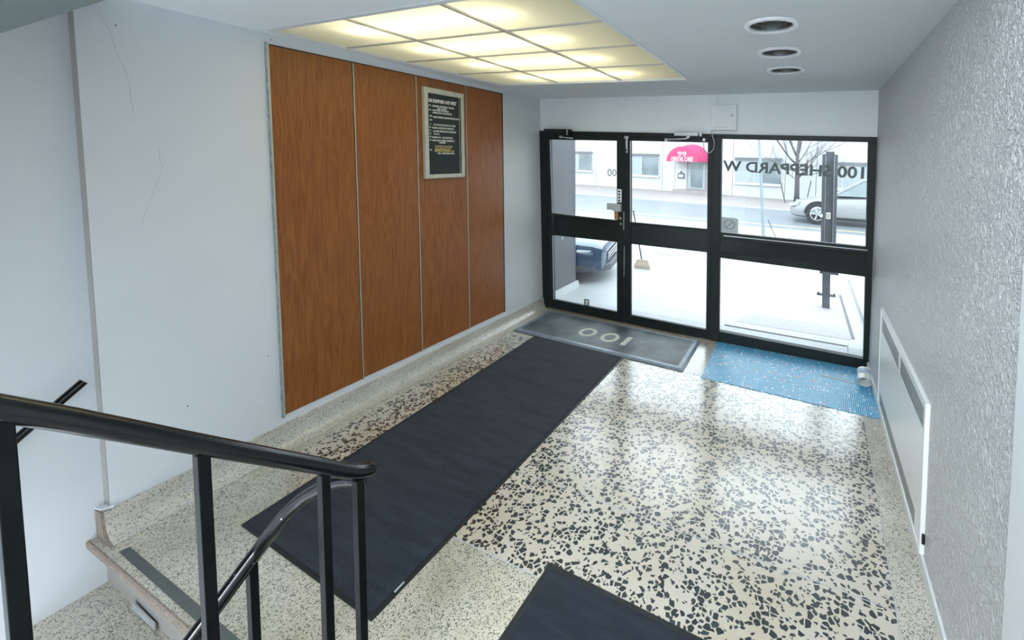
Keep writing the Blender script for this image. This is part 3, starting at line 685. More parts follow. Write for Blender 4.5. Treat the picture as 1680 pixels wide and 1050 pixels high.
hb.add([T3(a, b, -0.01) for a, b in Q]+[T3(a, b, -0.20) for a, b in Q], [(4, 5, 6, 7), (0, 1, 5, 4), (1, 2, 6, 5), (2, 3, 7, 6), (3, 0, 4, 7)])
obj('light_housing', hb, MT['white_metal'], t)
for j in range(4):
    v = (VC[j]+VC[j+1])/2
    a, b = T3(0.20, v, -0.085), T3(0.81, v, -0.085)
    obj('fluorescent_tube', MB().tube([a, b], 0.016, 10), MT['tube'], t, smooth=True)

# ------------------------------------------------------------------ downlights
for k, (x, y) in enumerate(DOWN):
    lb = ['round recessed ceiling downlight, nearest of the three to the stairs', 'round recessed ceiling downlight, middle one of the row of three', 'round recessed ceiling downlight, nearest of the three to the glass front'][k]
    t = thing('recessed_downlight', Cp(x, y, 0), lb, 'downlight', 'unlit downlights in a row in the ceiling')
    mp = lambda a, b, h: Cp(x+a, y+b, h)
    obj('trim_ring', MB().lathe([(0.134, 0.0), (0.134, 0.004), (0.126, 0.011), (0.112, 0.012), (0.103, 0.006), (0.101, -0.004), (0.110, -0.004)], mp, 40, True), MT['ring'], t, smooth=True)
    obj('reflector', MB().lathe([(0.102, -0.002), (0.098, -0.02), (0.094, -0.05), (0.075, -0.10), (0.06, -0.13), (0.0005, -0.135)], mp, 40), MT['reflector'], t, smooth=True)
    for q in range(4):
        r0 = 0.099-0.006*q
        obj('baffle_ring', MB().lathe([(r0, -0.022-0.012*q), (r0-0.012, -0.024-0.012*q), (r0-0.012, -0.027-0.012*q), (r0, -0.026-0.012*q)], mp, 32, True), MT['void'], t, smooth=True)
    obj('lamp_lens', MB().lathe([(0.0005, -0.062), (0.03, -0.064), (0.055, -0.072), (0.066, -0.084), (0.06, -0.10)], mp, 32), MT['steel'], t, smooth=True)
    obj('lamp_stem', MB().tube([Cp(x, y, -0.064), Cp(x, y, -0.04)], 0.004, 8), MT['steel'], t)

# ------------------------------------------------------------------ wall heater cover on the right
t = thing('heater_cover', Rp(-1.5, 0.075, 0.0), 'long white metal heater cover low on the right textured wall', 'heater cover')
HY0, HY1 = -2.236, -0.795
def hz(y, f):   # f 0 bottom 1 top
    return 0.078+f*(0.803-0.078)
D = 0.016
vents = [(-1.545, -0.850, 0.655, 0.762), (-2.195, -1.585, 0.655, 0.762)]
low = (-2.105, -0.850, 0.098, 0.190)
outer = [(HY0+0.004, 0.080), (HY1-0.004, 0.080), (HY1-0.004, 0.802), (HY0+0.004, 0.798)]
holes = [[(a, c), (b, c), (b, d), (a, d)] for a, b, c, d in vents+[low]]
obj('front_panel', holed_plate(Rp, outer, holes, D, D-0.004), MT['white_metal'], t)
oc = [(HY0-0.002, 0.074), (HY1+0.002, 0.074), (HY1+0.002, 0.808), (HY0-0.002, 0.804)]
ic = [(HY0+0.012, 0.088), (HY1-0.012, 0.088), (HY1-0.012, 0.794), (HY0+0.012, 0.790)]
for k in range(4):
    obj('surround_rail', MB().slab(Rp, [oc[k], oc[(k+1) % 4], ic[(k+1) % 4], ic[k]], -0.004, D+0.003), MT['white_metal'], t)
for (a, b, c, d) in vents+[low]:
    obj('grille_backing', MB().rect(Rp, a, b, c, d, 0.002, 0.005), MT['void'], t)
    g = MB(); s = 0.0125
    k = a
    while k < b:
        g.add([Rp(k, c, D-0.002), Rp(k+0.0058, c, D-0.002), Rp(k+0.0058, d, D-0.002), Rp(k, d, D-0.002)], [(0, 1, 2, 3)]); k += s
    k = c
    while k < d:
        g.add([Rp(a, k, D-0.0018), Rp(b, k, D-0.0018), Rp(b, min(d, k+0.0058), D-0.0018), Rp(a, min(d, k+0.0058), D-0.0018)], [(0, 1, 2, 3)]); k += s
    obj('perforated_grille', g, MT['greypaint'], t, kind='stuff')
obj('damaged_gap', MB().slab(Rp, [(-2.246, 0.130), (-2.236, 0.13), (-2.236, 0.178), (-2.249, 0.178), (-2.252, 0.15)], 0.0, 0.012), MT['black_frame'], t, label='dark broken spot beside the heater cover')

# ------------------------------------------------------------------ mats
t = thing('carpet_runner', (0.95, -2.2, 0), 'long charcoal carpet runner leading from the stairs to the doors', 'mat')
R4 = [(0.451, -3.462), (1.476, -3.502), (1.446, -0.840), (0.400, -0.792)]
def bil(Q, u, v):
    a = Vector(Q[0]).lerp(Vector(Q[1]), u); b = Vector(Q[3]).lerp(Vector(Q[2]), u); p = a.lerp(b, v); return (p.x, p.y)
def inner(Q, eu, ev): return [bil(Q, eu, ev), bil(Q, 1-eu, ev), bil(Q, 1-eu, 1-ev), bil(Q, eu, 1-ev)]
obj('rubber_border', MB().slab(Zp, R4, 0.0012, 0.005), MT['rubber_edge'], t)
mb = MB(); q = inner(R4, 0.022, 0.008); nu, nv = 20, 60
for j in range(nv+1):
    for i in range(nu+1):
        p = bil(q, i/nu, j/nv); wv = 0.0
        if j > 38: wv = 0.0035*max(0, math.sin(j*1.35))*noise.noise(Vector((p[0]*1.5, j*0.8, 2)))
        mb.v.append((p[0], p[1], 0.010+abs(wv)*1.6))
for j in range(nv):
    for i in range(nu):
        a = j*(nu+1)+i; mb.f.append((a, a+1, a+nu+2, a+nu+1))
n0 = len(mb.v)
obj('carpet_pile', mb, MT['carpet'], t, smooth=True)
obj('pile_edge', MB().slab(Zp, q, 0.004, 0.0098), MT['carpet'], t)
obj('maker_tag', MB().slab(Zp, [(1.448, -3.375), (1.462, -3.378), (1.460, -3.325), (1.447, -3.322)], 0.0052, 0.0062), MT['sticker'], t)
t = thing('carpet_mat', (2.5, -3.4, 0), 'charcoal carpet mat at the bottom edge, foot of the upward stairs', 'mat')
R5 = [(1.990, -3.84), (3.05, -3.84), (3.05, -2.998), (1.988, -2.962)]
obj('rubber_border', MB().slab(Zp, R5, 0.0012, 0.005), MT['rubber_edge'], t)
obj('carpet_pile', MB().slab(Zp, inner(R5, 0.022, 0.028), 0.004, 0.011), MT['carpet'], t, bevel=0.003)
t = thing('rubber_doormat', (1.07, -0.45, 0), 'grey rubber doormat with a worn white 100 before the doors', 'doormat')
R6 = [(0.112, -0.775), (2.028, -0.862), (2.012, -0.145), (0.118, -0.070)]
mb = MB(); q1 = inner(R6, 0.0, 0.0); q2 = inner(R6, 0.012, 0.03); q3 = inner(R6, 0.032, 0.085)
mb.slab(Zp, R6, 0.001, 0.006)
obj('rubber_base', mb, MT['rubber_edge'], t)
mb = MB(); Z3 = lambda L, z: [(p[0], p[1], z) for p in L]
mb.add(Z3(q1, 0.006)+Z3(q2, 0.020)+Z3(q3, 0.018), [(0, 1, 5, 4), (1, 2, 6, 5), (2, 3, 7, 6), (3, 0, 4, 7), (4, 5, 9, 8), (5, 6, 10, 9), (6, 7, 11, 10), (7, 4, 8, 11)])
obj('bevelled_rim', mb, MT['rubber_rim'], t)
mb = MB(); mb.add(Z3(q3, 0.0155), [(0, 1, 2, 3)])
obj('ribbed_field', mb, MT['rubber'], t)
g = MB()
for k in range(90):
    u = 0.036+k*(0.928/89)
    a, b = bil(R6, u, 0.06), bil(R6, u, 0.088)
    g.add([(a[0]-0.004, a[1], 0.0185), (a[0]+0.004, a[1], 0.0185), (b[0]+0.004, b[1], 0.0185), (b[0]-0.004, b[1], 0.0185)], [(0, 1, 2, 3)])
obj('rim_teeth', g, MT['rubber_rim'], t, kind='stuff')
def ring_digit(cx, cy, rx, ry, th, ang):
    mb = MB(); n = 28; ca, sa = math.cos(ang), math.sin(ang)
    for k in range(n):
        a, b = 2*PI*k/n, 2*PI*(k+1)/n; L = []
        for aa, s in ((a, 1), (b, 1), (b, 1-th), (a, 1-th)):
            jj = 1+0.08*math.sin(aa*14) if s == 1 else 1
            x = rx*(1-(1-s)*1.1)*jj*math.cos(aa); y = ry*s*jj*math.sin(aa); L.append((cx+x*ca-y*sa, cy+x*sa+y*ca))
        mb.slab(Zp, L, 0.0156, 0.0172)
    return mb
obj('numeral', ring_digit(0.870, -0.475, 0.098, 0.112, 0.38, -0.04), MT['mat_digits'], t, label='worn white numeral zero')
obj('numeral', ring_digit(1.140, -0.495, 0.098, 0.118, 0.38, -0.04), MT['mat_digits'], t, label='worn white numeral zero')
obj('numeral', MB().slab(Zp, [(1.300, -0.610), (1.355, -0.612), (1.362, -0.395), (1.335, -0.385), (1.305, -0.400)], 0.0156, 0.0172), MT['mat_digits'], t, label='worn cream numeral one')
t = obj('blue_vinyl_mat', MB().slab(Zp, [(2.200, -0.885), (3.555, -0.915), (3.548, -0.075), (2.168, -0.060)], 0.0013, 0.006), MT['blue_mat'],
        label='light blue speckled vinyl mat under the large window', cat='mat')
# rolled paper and pale strip at the right end of the blue mat
t = thing('rolled_newspaper', (3.46, -0.31, 0.006), 'white rolled newspaper lying in the corner on the blue mat', 'newspaper')
mb = MB(); path = []
for k in range(46):
    a = -0.5+k/45*4.6*PI; r = 0.040+0.018*k/45
    path.append((a, r))
ax0, ax1 = Vector((3.478, -0.440, 0.052)), Vector((3.492, -0.215, 0.052))
ad = (ax1-ax0).normalized(); nx = Vector((ad.y, -ad.x, 0)); uz = Vector((0, 0, 1))
for (a, r) in path:
    for th in (0, 0.0016):
        o_ = nx*(math.cos(a)*(r+th))+uz*(math.sin(a)*(r+th)*0.74)
        mb.v.append(tuple(ax0+o_)); mb.v.append(tuple(ax1+o_))
for k in range(len(path)-1):
    b = 4*k
    mb.f += [(b, b+1, b+5, b+4), (b+2, b+6, b+7, b+3), (b, b+4, b+6, b+2), (b+1, b+3, b+7, b+5)]
obj('paper_roll', mb, MT['white_metal'], t, smooth=True, auto=0.8)
mb = MB()
for k in range(14):
    for q_ in (0.35, 0.62):
        pass
    a0, a1 = 0.3+k*0.15, 0.3+(k+1)*0.15; rr = 0.0605
    c0, c1 = ax0.lerp(ax1, 0.45), ax0.lerp(ax1, 0.78)
    L = []
    for c_, a_ in ((c0, a0), (c1, a0), (c1, a1), (c0, a1)):
        L.append(tuple(c_+nx*(math.cos(a_)*rr)+uz*(math.sin(a_)*rr*0.74)))
    mb.add(L, [(0, 1, 2, 3)])
obj('printed_band', mb, plain('faint_blue_print', (0.45, 0.56, 0.68), 0.6), t)
obj('dark_hollow_plug', MB().tube([ax0.lerp(ax1, 0.45), ax0.lerp(ax1, 0.55)], 0.026, 16), MT['void'], t, smooth=True, auto=0.8)  # dark plug painted in for the shade inside the roll
obj('loose_strip', MB().slab(lambda x, y, d: (x, y, 0.0066+d), [(3.135, -0.380), (3.150, -0.360), (3.41, -0.385), (3.41, -0.415)], 0, 0.002), MT['sticker'], t, label='pale loose paper strip')

# ------------------------------------------------------------------ stairs
t = thing('down_staircase', (0.8, -3.83, -0.26), 'pale terrazzo stairs going down beside the left wall', 'staircase')
for k in range(4):
    y1 = -3.775-0.28*k; z = -0.26*(k+1)
    obj('tread', MB().box((-0.11, y1-0.31, z-0.05), (1.72, y1+0.0, z)), MT['terr_fine'], t)
    obj('riser', MB().box((-0.11, y1, z-0.04), (1.72, y1+0.03, z+0.215)), MT['riser'], t)
obj('bent_metal_strip', MB().slab(lambda x, z, d: (x, -3.785-d, z), [(0.20, -0.255), (0.42, -0.255), (0.42, -0.225), (0.20, -0.215)], 0.0, 0.006), MT['greypaint'], t, label='loose grey metal strip at the riser foot')
t = thing('up_staircase', (2.6, -3.9, 0), 'terrazzo stairs going up in the foreground, below the frame', 'staircase')
for k in range(8):
    obj('step', MB().box((1.76, -3.92-0.27*(k+1), -0.1), (3.58, -3.92-0.27*k, 0.195*(k+1))), MT['terr_fine'], t)
struct('trim_3', MB().box((1.72, -6.2, -1.3), (1.76, -3.84, 0.0)), MT['riser'])

# ------------------------------------------------------------------ railings
t = thing('stair_railing', (1.78, -3.77, 0), 'black painted steel railing with two joined handrails in the foreground', 'railing')
upp = [(1.8, -3.712, 0.914), (1.8, -3.735, 0.912), (1.8, -3.778, 0.934), (1.8, -3.833, 0.977), (1.8, -3.897, 1.033), (1.8, -4.013, 1.131), (1.8, -4.149, 1.246), (1.8, -4.303, 1.378), (1.8, -4.45, 1.500), (1.8, -5.3, 2.19)]
def smooth_path(P, n=5):
    out = []; P = [Vector(p) for p in P]
    for i in range(len(P)-1):
        p0, p1, p2, p3 = P[max(0, i-1)], P[i], P[i+1], P[min(len(P)-1, i+2)]
        for s in range(n):
            q = s/n; out.append(0.5*((2*p1)+(p2-p0)*q+(2*p0-5*p1+4*p2-p3)*q*q+(3*p1-p0-3*p2+p3)*q**3))
    out.append(P[-1]); return out
pp = smooth_path(upp)
obj('handrail', MB().tube(pp, [0.010, 0.0175]+[0.0215]*(len(pp)-2), 18), MT['black_paint'], t, smooth=True, auto=1.0)
low_ = [(1.80, -3.745, 0.898), (1.78, -3.765, 0.893), (1.74, -3.775, 0.884), (1.69, -3.79, 0.866), (1.65, -3.804, 0.840), (1.6, -3.818, 0.806), (1.555, -3.843, 0.758), (1.52, -3.869, 0.705), (1.503, -3.900, 0.662), (1.5, -3.943, 0.627), (1.5, -3.986, 0.594), (1.5, -4.046, 0.550), (1.5, -4.9, -0.09)]
obj('handrail', MB().tube(smooth_path(low_), 0.0200, 18), MT['black_paint'], t, smooth=True, auto=1.0)
obj('flat_bar', MB().tube([p+Vector((0, 0, -0.021)) for p in smooth_path(low_)[30:]], 0.011, 6), MT['black_paint'], t)
def post(x, y, ztop, zbot, s=0.0125):
    obj('post', MB().box((x-s, y-s, zbot), (x+s, y+s, ztop)), MT['black_post'], t, bevel=0.002)
post(1.80, -3.770, 0.905, 0.0, 0.0125)
post(1.80, -3.875, 0.995, 0.0)
post(1.80, -4.147, 1.225, 0.195*1)
post(1.80, -4.414, 1.450, 0.195*2)
post(1.80, -4.95, 1.88, 0.195*4)
post(1.50, -3.918, 0.630, -0.26)
post(1.50, -4.20, 0.430, -0.52)
t = thing('wall_handrail', Sp(-4.0, 0.6, 0.0), 'black tubular handrail fixed to the left stair wall', 'handrail')
hp = [(-0.03, -3.828, 0.823), (-0.03, -3.86, 0.797), (-0.03, -4.042, 0.652), (-0.03, -4.9, -0.04)]
obj('rail', MB().tube(hp, 0.018, 16), MT['black_paint'], t, smooth=True, auto=1.0)
for y, z in ((-4.2, 0.52), (-4.75, 0.07)):
    obj('bracket', MB().tube([(-0.03, y, z), (-0.05, y, z-0.03), Sp(y, z-0.04, 0.0)], 0.006, 8), MT['black_paint'], t, smooth=True)

# ================================================================== outside
G = -0.10
MT['asphalt_l'] = plain('wet_pale_concrete', (0.42, 0.435, 0.45), 0.5, vary=0.05, scale=1.2, bmp=0.1)
MT['road'] = plain('wet_asphalt', (0.20, 0.22, 0.25), 0.35, vary=0.07, scale=0.8)
MT['kerb'] = plain('kerb_concrete', (0.40, 0.41, 0.42), 0.7, vary=0.06)
MT['verge'] = plain('tan_pavement', (0.30, 0.272, 0.262), 0.8, vary=0.10, scale=3)
MT['wing'] = stucco('grey_outdoor_stucco', (0.098, 0.098, 0.108), 0.15)
MT['facade'] = plain('white_facade_panel', (0.52, 0.53, 0.54), 0.6, vary=0.02, scale=2)
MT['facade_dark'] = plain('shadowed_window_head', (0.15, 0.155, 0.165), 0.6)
MT['far_glass'] = plain('reflective_far_glass', (0.14, 0.175, 0.19), 0.12, vary=0.3, scale=1.5, spec=0.8)
MT['blind'] = plain('pale_window_blind', (0.33, 0.37, 0.39), 0.3, vary=0.05)
MT['awning'] = plain('crimson_awning_canvas', (0.50, 0.05, 0.15), 0.6, vary=0.08)
MT['bark'] = plain('grey_brown_bark', (0.10, 0.09, 0.10), 0.9, vary=0.3, scale=20)
MT['pylon'] = plain('weathered_grey_steel', (0.085, 0.09, 0.105), 0.5, vary=0.15, scale=8)
MT['pole'] = plain('pale_painted_pole', (0.24, 0.28, 0.31), 0.4)
MT['car_silver'] = plain('silver_car_paint', (0.30, 0.305, 0.31), 0.3, 0.2, vary=0.02, coat=0.5)
MT['car_blue'] = plain('dark_blue_car_paint', (0.045, 0.085, 0.14), 0.2, 0.2, vary=0.05, coat=0.6)
MT['tyre'] = plain('tyre_rubber', (0.03, 0.03, 0.035), 0.8)
MT['chrome'] = plain('bright_chrome', (0.7, 0.72, 0.74), 0.15, 0.9)
MT['straw'] = plain('straw_bristles', (0.52, 0.43, 0.34), 0.9, vary=0.2, scale=120)
MT['line'] = plain('yellow_road_paint', (0.5, 0.42, 0.2), 0.6)
MT['kbrick'] = plain('red_brown_interlock', (0.385, 0.365, 0.37), 0.8, vary=0.12, scale=30)

struct('parking_pavement', MB().box((-30, -0.1, G-0.2), (30, 9.3, G)), MT['asphalt_l'])
def rY(x, a, b): return a+b*x
mb = MB().slab(Zp, [(-40, rY(-40, 9.0, -0.06)), (30, rY(30, 9.0, -0.06)), (30, rY(30, 13.6, -0.16)), (-40, rY(-40, 13.6, -0.16))], G-0.1, G+0.004)
road = struct('road', mb, MT['road'])
obj('lane_line', MB().slab(Zp, [(-30, rY(-30, 9.55, -0.06)), (30, rY(30, 9.55, -0.06)), (30, rY(30, 9.67, -0.06)), (-30, rY(-30, 9.67, -0.06))], G+0.004, G+0.007), MT['line'], road)
struct('kerb_far', MB().slab(Zp, [(-40, rY(-40, 13.6, -0.16)), (30, rY(30, 13.6, -0.16)), (30, rY(30, 13.85, -0.16)), (-40, rY(-40, 13.85, -0.16))], G-0.1, G+0.06), MT['kerb'])
struct('sidewalk', MB().slab(Zp, [(-40, rY(-40, 13.85, -0.16)), (30, rY(30, 13.85, -0.16)), (30, 18.5-7.5), (30, 12), (-40, 30)], G-0.1, G+0.03), MT['verge'])
# entrance paving bits at the right
struct('gutter_strip', MB().slab(Zp, [(3.395, 2.70), (3.425, 2.70), (3.50, 0.95), (3.465, 0.95)], G-0.02, G+0.006), MT['pylon'])
struct('kerb_side', MB().slab(Zp, [(3.56, 3.7), (3.80, 3.7), (3.80, 0.6), (3.66, 0.6)], G-0.02, G+0.07), MT['kerb'])
struct('interlock_patch', MB().slab(Zp, [(2.2, 0.9), (3.46, 0.9), (3.40, 2.2), (2.6, 2.0)], G-0.01, G+0.003), MT['kbrick'])
mb = MB()
for q in ([(2.10, 0.72), (3.42, 0.70), (3.42, 0.685), (2.10, 0.705)], [(3.405, 0.70), (3.42, 0.70), (3.41, 0.34), (3.395, 0.34)]):
    mb.slab(Zp, q, G, G+0.012)
struct('entrance_slab_joint', mb, MT['verge'])
struct('entrance_slab', MB().slab(Zp, [(-0.2, 0.04), (3.7, 0.04), (3.7, 0.66), (-0.2, 0.68)], G-0.02, G+0.008), MT['kerb'])
ww = struct('wing_wall', MB().slab(lambda y, z, d: (-0.25-d, y, z), [(0.02, G+0.1), (1.24, G+0.1), (1.16, 3.0), (0.02, 3.0)], 0.0, 0.22), MT['wing'])
obj('white_plinth', MB().slab(lambda y, z, d: (-0.25-d, y, z), [(0.02, G), (1.30, G), (1.27, G+0.1), (0.02, G+0.1)], -0.03, 0.25), MT['facade'], ww)
obj('wall_mark', MB().slab(lambda y, z, d: (-0.25-d, y, z), [(0.83, 0.70), (0.85, 0.70), (0.845, 0.79), (0.83, 0.78)], -0.004, 0.0), MT['facade'], ww)
struct('wing_wall_right', MB().box((3.72, 0.05, G), (3.95, 0.9, 3.0)), MT['wing'])
t = thing('manhole_cover', (0.3, 4.33, G), 'round manhole cover set in the pavement outside', 'manhole cover')
obj('rim', MB().lathe([(0.30, 0.0), (0.30, 0.008), (0.28, 0.008), (0.28, 0.0)], lambda a, b, h: (0.3+a, 4.33+b, G+h), 32, True), MT['verge'], t)
obj('lid', MB().lathe([(0.275, 0.002), (0.27, 0.006), (0.001, 0.006)], lambda a, b, h: (0.3+a, 4.33+b, G+h), 32), MT['kerb'], t)

# ---- building across the road
t = thing('office_building', Bp(0, G, 0), 'low white panelled office building across the road', 'building')
xs = [-17.0, -14.6, -12.2, -9.8, -7.4, -5.0, -4.2, -2.05, -0.95, 1.58, 2.91, 5.3, 7.7, 10.1, 12.5]
for a, b in zip(xs[:-1], xs[1:]):
    obj('wall_panel', MB().rect(Bp, a+0.012, b-0.012, G, 4.6, -0.3, 0.0), MT['facade'], t)
obj('wall_core', MB().rect(Bp, -17, 12.5, G, 4.55, -2.0, -0.03), MT['facade_dark'], t)
obj('base_band', MB().rect(Bp, -17, 12.5, G, G+0.06, -0.1, 0.03), MT['verge'], t)
def far_window(x0, x1, z0, z1, split, slope, darkr=True, sill=True):
    wv = MB()
    s = lambda x, z: (x, z)
    f = obj('window_frame', MB().rect(Bp, x0-0.05, x1+0.05, z0-0.07, z1+0.02, 0.0, 0.05), MT['facade'], t)
    wf = f
    obj('window_head', MB().rect(Bp, x0-0.03, x1+0.03, z1-0.10, z1+0.04, 0.04, 0.10), MT['facade_dark'], wf)
    obj('pane', MB().rect(Bp, x0, split-0.02, z0, z1-0.10, 0.045, 0.055), MT['blind'], wf)
    obj('pane', MB().rect(Bp, split+0.02, x1, z0, z1-0.10, 0.045, 0.055), MT['far_glass'] if darkr else MT['blind'], wf)
    obj('sill', MB().rect(Bp, x0-0.08, x1+0.08, z0-0.12, z0-0.05, 0.04, 0.11), MT['facade'], wf)
far_window(-12.3, -10.07, 0.90, 2.06, -11.19, 0)
far_window(-7.30, -5.22, 0.79, 1.97, -6.36, 0)
far_window(-0.79, 1.40, 0.67, 1.85, 0.49, 0)
far_window(3.45, 6.2, 0.66, 1.72, 3.95, 0, darkr=False)
dr = obj('door_frame', MB().rect(Bp, -3.46, -2.30, 0.12, 1.66, 0.0, 0.06), MT['verge'], t)
obj('door_leaf', MB().rect(Bp, -3.36, -2.40, 0.18, 1.64, 0.05, 0.08), MT['blind'], dr)
obj('door_glass', MB().rect(Bp, -3.20, -2.52, 0.26, 1.62, 0.08, 0.09), MT['far_glass'], dr)
obj('door_step', MB().rect(Bp, -4.0, -1.6, G, 0.12, 0.0, 0.6), MT['verge'], t)
# awning: half dome
mb = MB(); na, nb = 20, 8; ax_, az_ = -3.17, 1.62; RX, RZ, RD = 0.98, 0.92, 1.1
for j in range(nb+1):
    ph = j/nb*PI/2
    for i in range(na+1):
        th = PI*i/na
        mb.v.append(Bp(ax_+RX*math.cos(th)*math.cos(ph), az_+RZ*math.sin(th)*math.cos(ph)**0.6, 0.02+RD*math.sin(ph)))
for j in range(nb):
    for i in range(na):
        a = j*(na+1)+i; mb.f.append((a, a+1, a+na+2, a+na+1))
obj('awning', mb, MT['awning'], t, smooth=True, label='crimson half-dome awning over the door')
# flat-ish front of the awning carrying the lettering
mb = MB(); pts = [(ax_+RX*math.cos(PI*k/20)*0.93, az_+RZ*math.sin(PI*k/20)*0.86) for k in range(21)]
obj('awning_front', MB().slab(Bp, pts, 1.10, 1.13), MT['awning'], t)
mb = MB(); text_mb(mb, 'DENTAL CARE', 1.22, 0.24, lambda u, v, d: Bp(ax_-0.60+u, az_+0.02+v, 1.13+0.01*d), bold=0.0)
obj('awning_lettering', mb, MT['letter_white'], t)
mb = MB(); text_mb(mb, '99', 0.50, 0.24, lambda u, v, d: Bp(ax_-0.25+u, az_+0.28+v, 1.13+0.01*d), bold=0.0)
obj('awning_lettering', mb, MT['letter_white'], t)
sg = obj('hanging_sign', MB().slab(Bp, [(-4.0, 0.98), (-3.62, 0.98), (-3.60, 0.72), (-3.68, 0.68), (-3.94, 0.68), (-4.02, 0.74)], 0.02, 0.06), MT['pylon'], t)
obj('sign_face', MB().rect(Bp, -3.95, -3.67, 0.76, 0.92, 0.06, 0.07), MT['facade'], sg)
obj('sign_peak', MB().slab(Bp, [(-3.88, 0.98), (-3.74, 0.98), (-3.81, 1.12)], 0.02, 0.06), MT['pylon'], sg)

# ---- bare tree
def bare_tree(name, base, label, cat):
    t = thing(name, base, label, cat)
    rnd = random.Random(5)
    b = Vector(base); mb = MB()
    mb.tube([b, b+Vector((0.0, 0, 0.5)), b+Vector((-0.01, 0, 1.05)), b+Vector((-0.02, 0, 1.5)), b+Vector((-0.04, 0, 2.0)), b+Vector((-0.02, 0, 2.6)), b+Vector((0.05, 0, 3.6))], [0.13, 0.105, 0.095, 0.085, 0.075, 0.05, 0.02], 10)
    obj('trunk', mb, MT['bark'], t, smooth=True)
    def grow(mb, p, d, L, r, depth):
        P = [p]; n = 4; dd = d.normalized()
        for k in range(n):
            dd = (dd+Vector((rnd.uniform(-.18, .18), rnd.uniform(-.18, .18), rnd.uniform(-.05, .16)))).normalized()
            P.append(P[-1]+dd*L/n)
        mb.tube(P, [r*(1-0.6*i/n) for i in range(n+1)], 5 if depth else 6)
        if depth <= 0: return
        for k in range(3):
            q = P[1+k] if k < 3 else P[-1]
            nd = (dd+Vector((rnd.uniform(-.9, .9), rnd.uniform(-.6, .6), rnd.uniform(-.3, .7)))).normalized()
            grow(mb, q, nd, L*rnd.uniform(.45, .7), r*0.5, depth-1)
        grow(mb, P[-1], dd, L*0.6, r*0.4, depth-1)
    spec = [((-0.02, 0, 1.05), (0.75, 0, 0.75), 1.1, 0.045), ((0, 0, 1.0), (-0.9, 0, 0.5), 1.0, 0.02), ((-0.03, 0, 1.65), (-0.85, 0.1, 0.75), 2.0, 0.05),
            ((-0.04, 0, 2.0), (-0.55, 0, 1.1), 1.7, 0.055), ((-0.04, 0, 1.95), (0.5, 0.1, 1.1), 1.7, 0.04), ((-0.02, 0, 1.5), (0.9, 0, 0.6), 1.7, 0.028),
            ((0, 0, 1.35), (-1.0, 0, 0.35), 1.8, 0.022), ((-0.02, 0, 1.2), (1, 0.1, 0.1), 1.4, 0.02), ((-0.02, 0, 2.2), (0.1, 0, 1), 1.4, 0.03), ((0, 0, 1.75), (0.8, 0, 0.9), 1.5, 0.025)]
    for o_, d_, L_, r_ in spec:
        mb = MB(); grow(mb, b+Vector(o_), Vector(d_), L_, r_, 2)
        obj('branch', mb, MT['bark'], t, smooth=True)
bare_tree('bare_tree', (2.16, 16.7, G+0.03), 'leafless street tree standing in front of the white building', 'tree')
for k, (a, b) in enumerate((((1.72, 16.4, G), (1.45, 16.4, 1.0)), ((2.55, 16.4, G), (2.72, 16.4, 0.95)))):
    obj('tree_stake', MB().tube([a, b], 0.022, 8), MT['bark'], smooth=True, auto=1.0, label=['thin dark stake left of the bare tree trunk', 'thin dark stake right of the bare tree trunk'][k], cat='stake')
# ---- lamp pole and guy
t = thing('street_pole', (1.93, 6.3, G), 'slender pale street pole beyond the large window', 'pole')
obj('shaft', MB().tube([(1.935, 6.3, G), (1.83, 6.3, 1.2), (1.73, 6.3, 2.4), (1.66, 6.3, 3.6)], [0.04, 0.036, 0.032, 0.028], 12), MT['pole'], t, smooth=True, auto=1.0)
obj('base_plate', MB().box((1.86, 6.22, G), (2.01, 6.38, G+0.02)), MT['pole'], t)
obj('support_rod', MB().tube([(1.985, 6.5, 0.44), (2.18, 6.9, G)], 0.010, 8), MT['pylon'], t)
# ---- steel pylon of a sign, just outside
t = thing('steel_signpost', (3.23, 1.93, G), 'grey steel channel signpost standing outside the large window', 'signpost')
def PYp(x, z, d):
    k = (2.0-z)/2.1; return (x+0.055*k, 1.93+d, z)
for (a, b, zt, y0_, y1_) in ((3.076, 3.118, 1.975, 0.0, 0.12), (3.118, 3.222, 2.01, 0.03, 0.09), (3.222, 3.262, 1.97, 0.0, 0.12)):
    obj('steel_channel', MB().slab(PYp, [(a, 0.405), (b, 0.405), (b, zt), (a, zt)], y0_, y1_), MT['pylon'], t, bevel=0.003)
for xx in (3.118, 3.219):
    obj('weld_line', MB().slab(PYp, [(xx, 0.41), (xx+0.004, 0.41), (xx+0.004, 1.96), (xx, 1.96)], -0.004, 0.03), MT['steel'], t)
obj('lower_post', MB().slab(PYp, [(3.110, G), (3.205, G), (3.205, 0.405), (3.105, 0.405)], 0.02, 0.10), MT['pylon'], t, bevel=0.003)
for z_, a, b in ((0.385, 3.07, 3.30), (0.085, 3.04, 3.27)):
    obj('bracket', MB().slab(PYp, [(a, z_-0.012), (b, z_-0.012), (b, z_+0.012), (a, z_+0.012)], 0.0, 0.06), MT['pylon'], t)
    for xx in (a+0.015, b-0.025):
        obj('bolt', MB().slab(PYp, [(xx, z_), (xx+0.02, z_), (xx+0.02, z_+0.035), (xx, z_+0.035)], 0.0, 0.03), MT['pylon'], t)
obj('socket_frame', MB().slab(PYp, [(3.135, 1.115), (3.190, 1.115), (3.190, 1.200), (3.135, 1.200)], 0.015, 0.03), MT['white_metal'], t)
obj('socket_face', MB().slab(PYp, [(3.144, 1.128), (3.181, 1.128), (3.181, 1.188), (3.144, 1.188)], 0.010, 0.016), MT['straw'], t)
obj('white_diamond', MB().slab(PYp, [(3.062, 1.16), (3.080, 1.132), (3.100, 1.152), (3.082, 1.185)], -0.006, 0.0), MT['white_metal'], t)
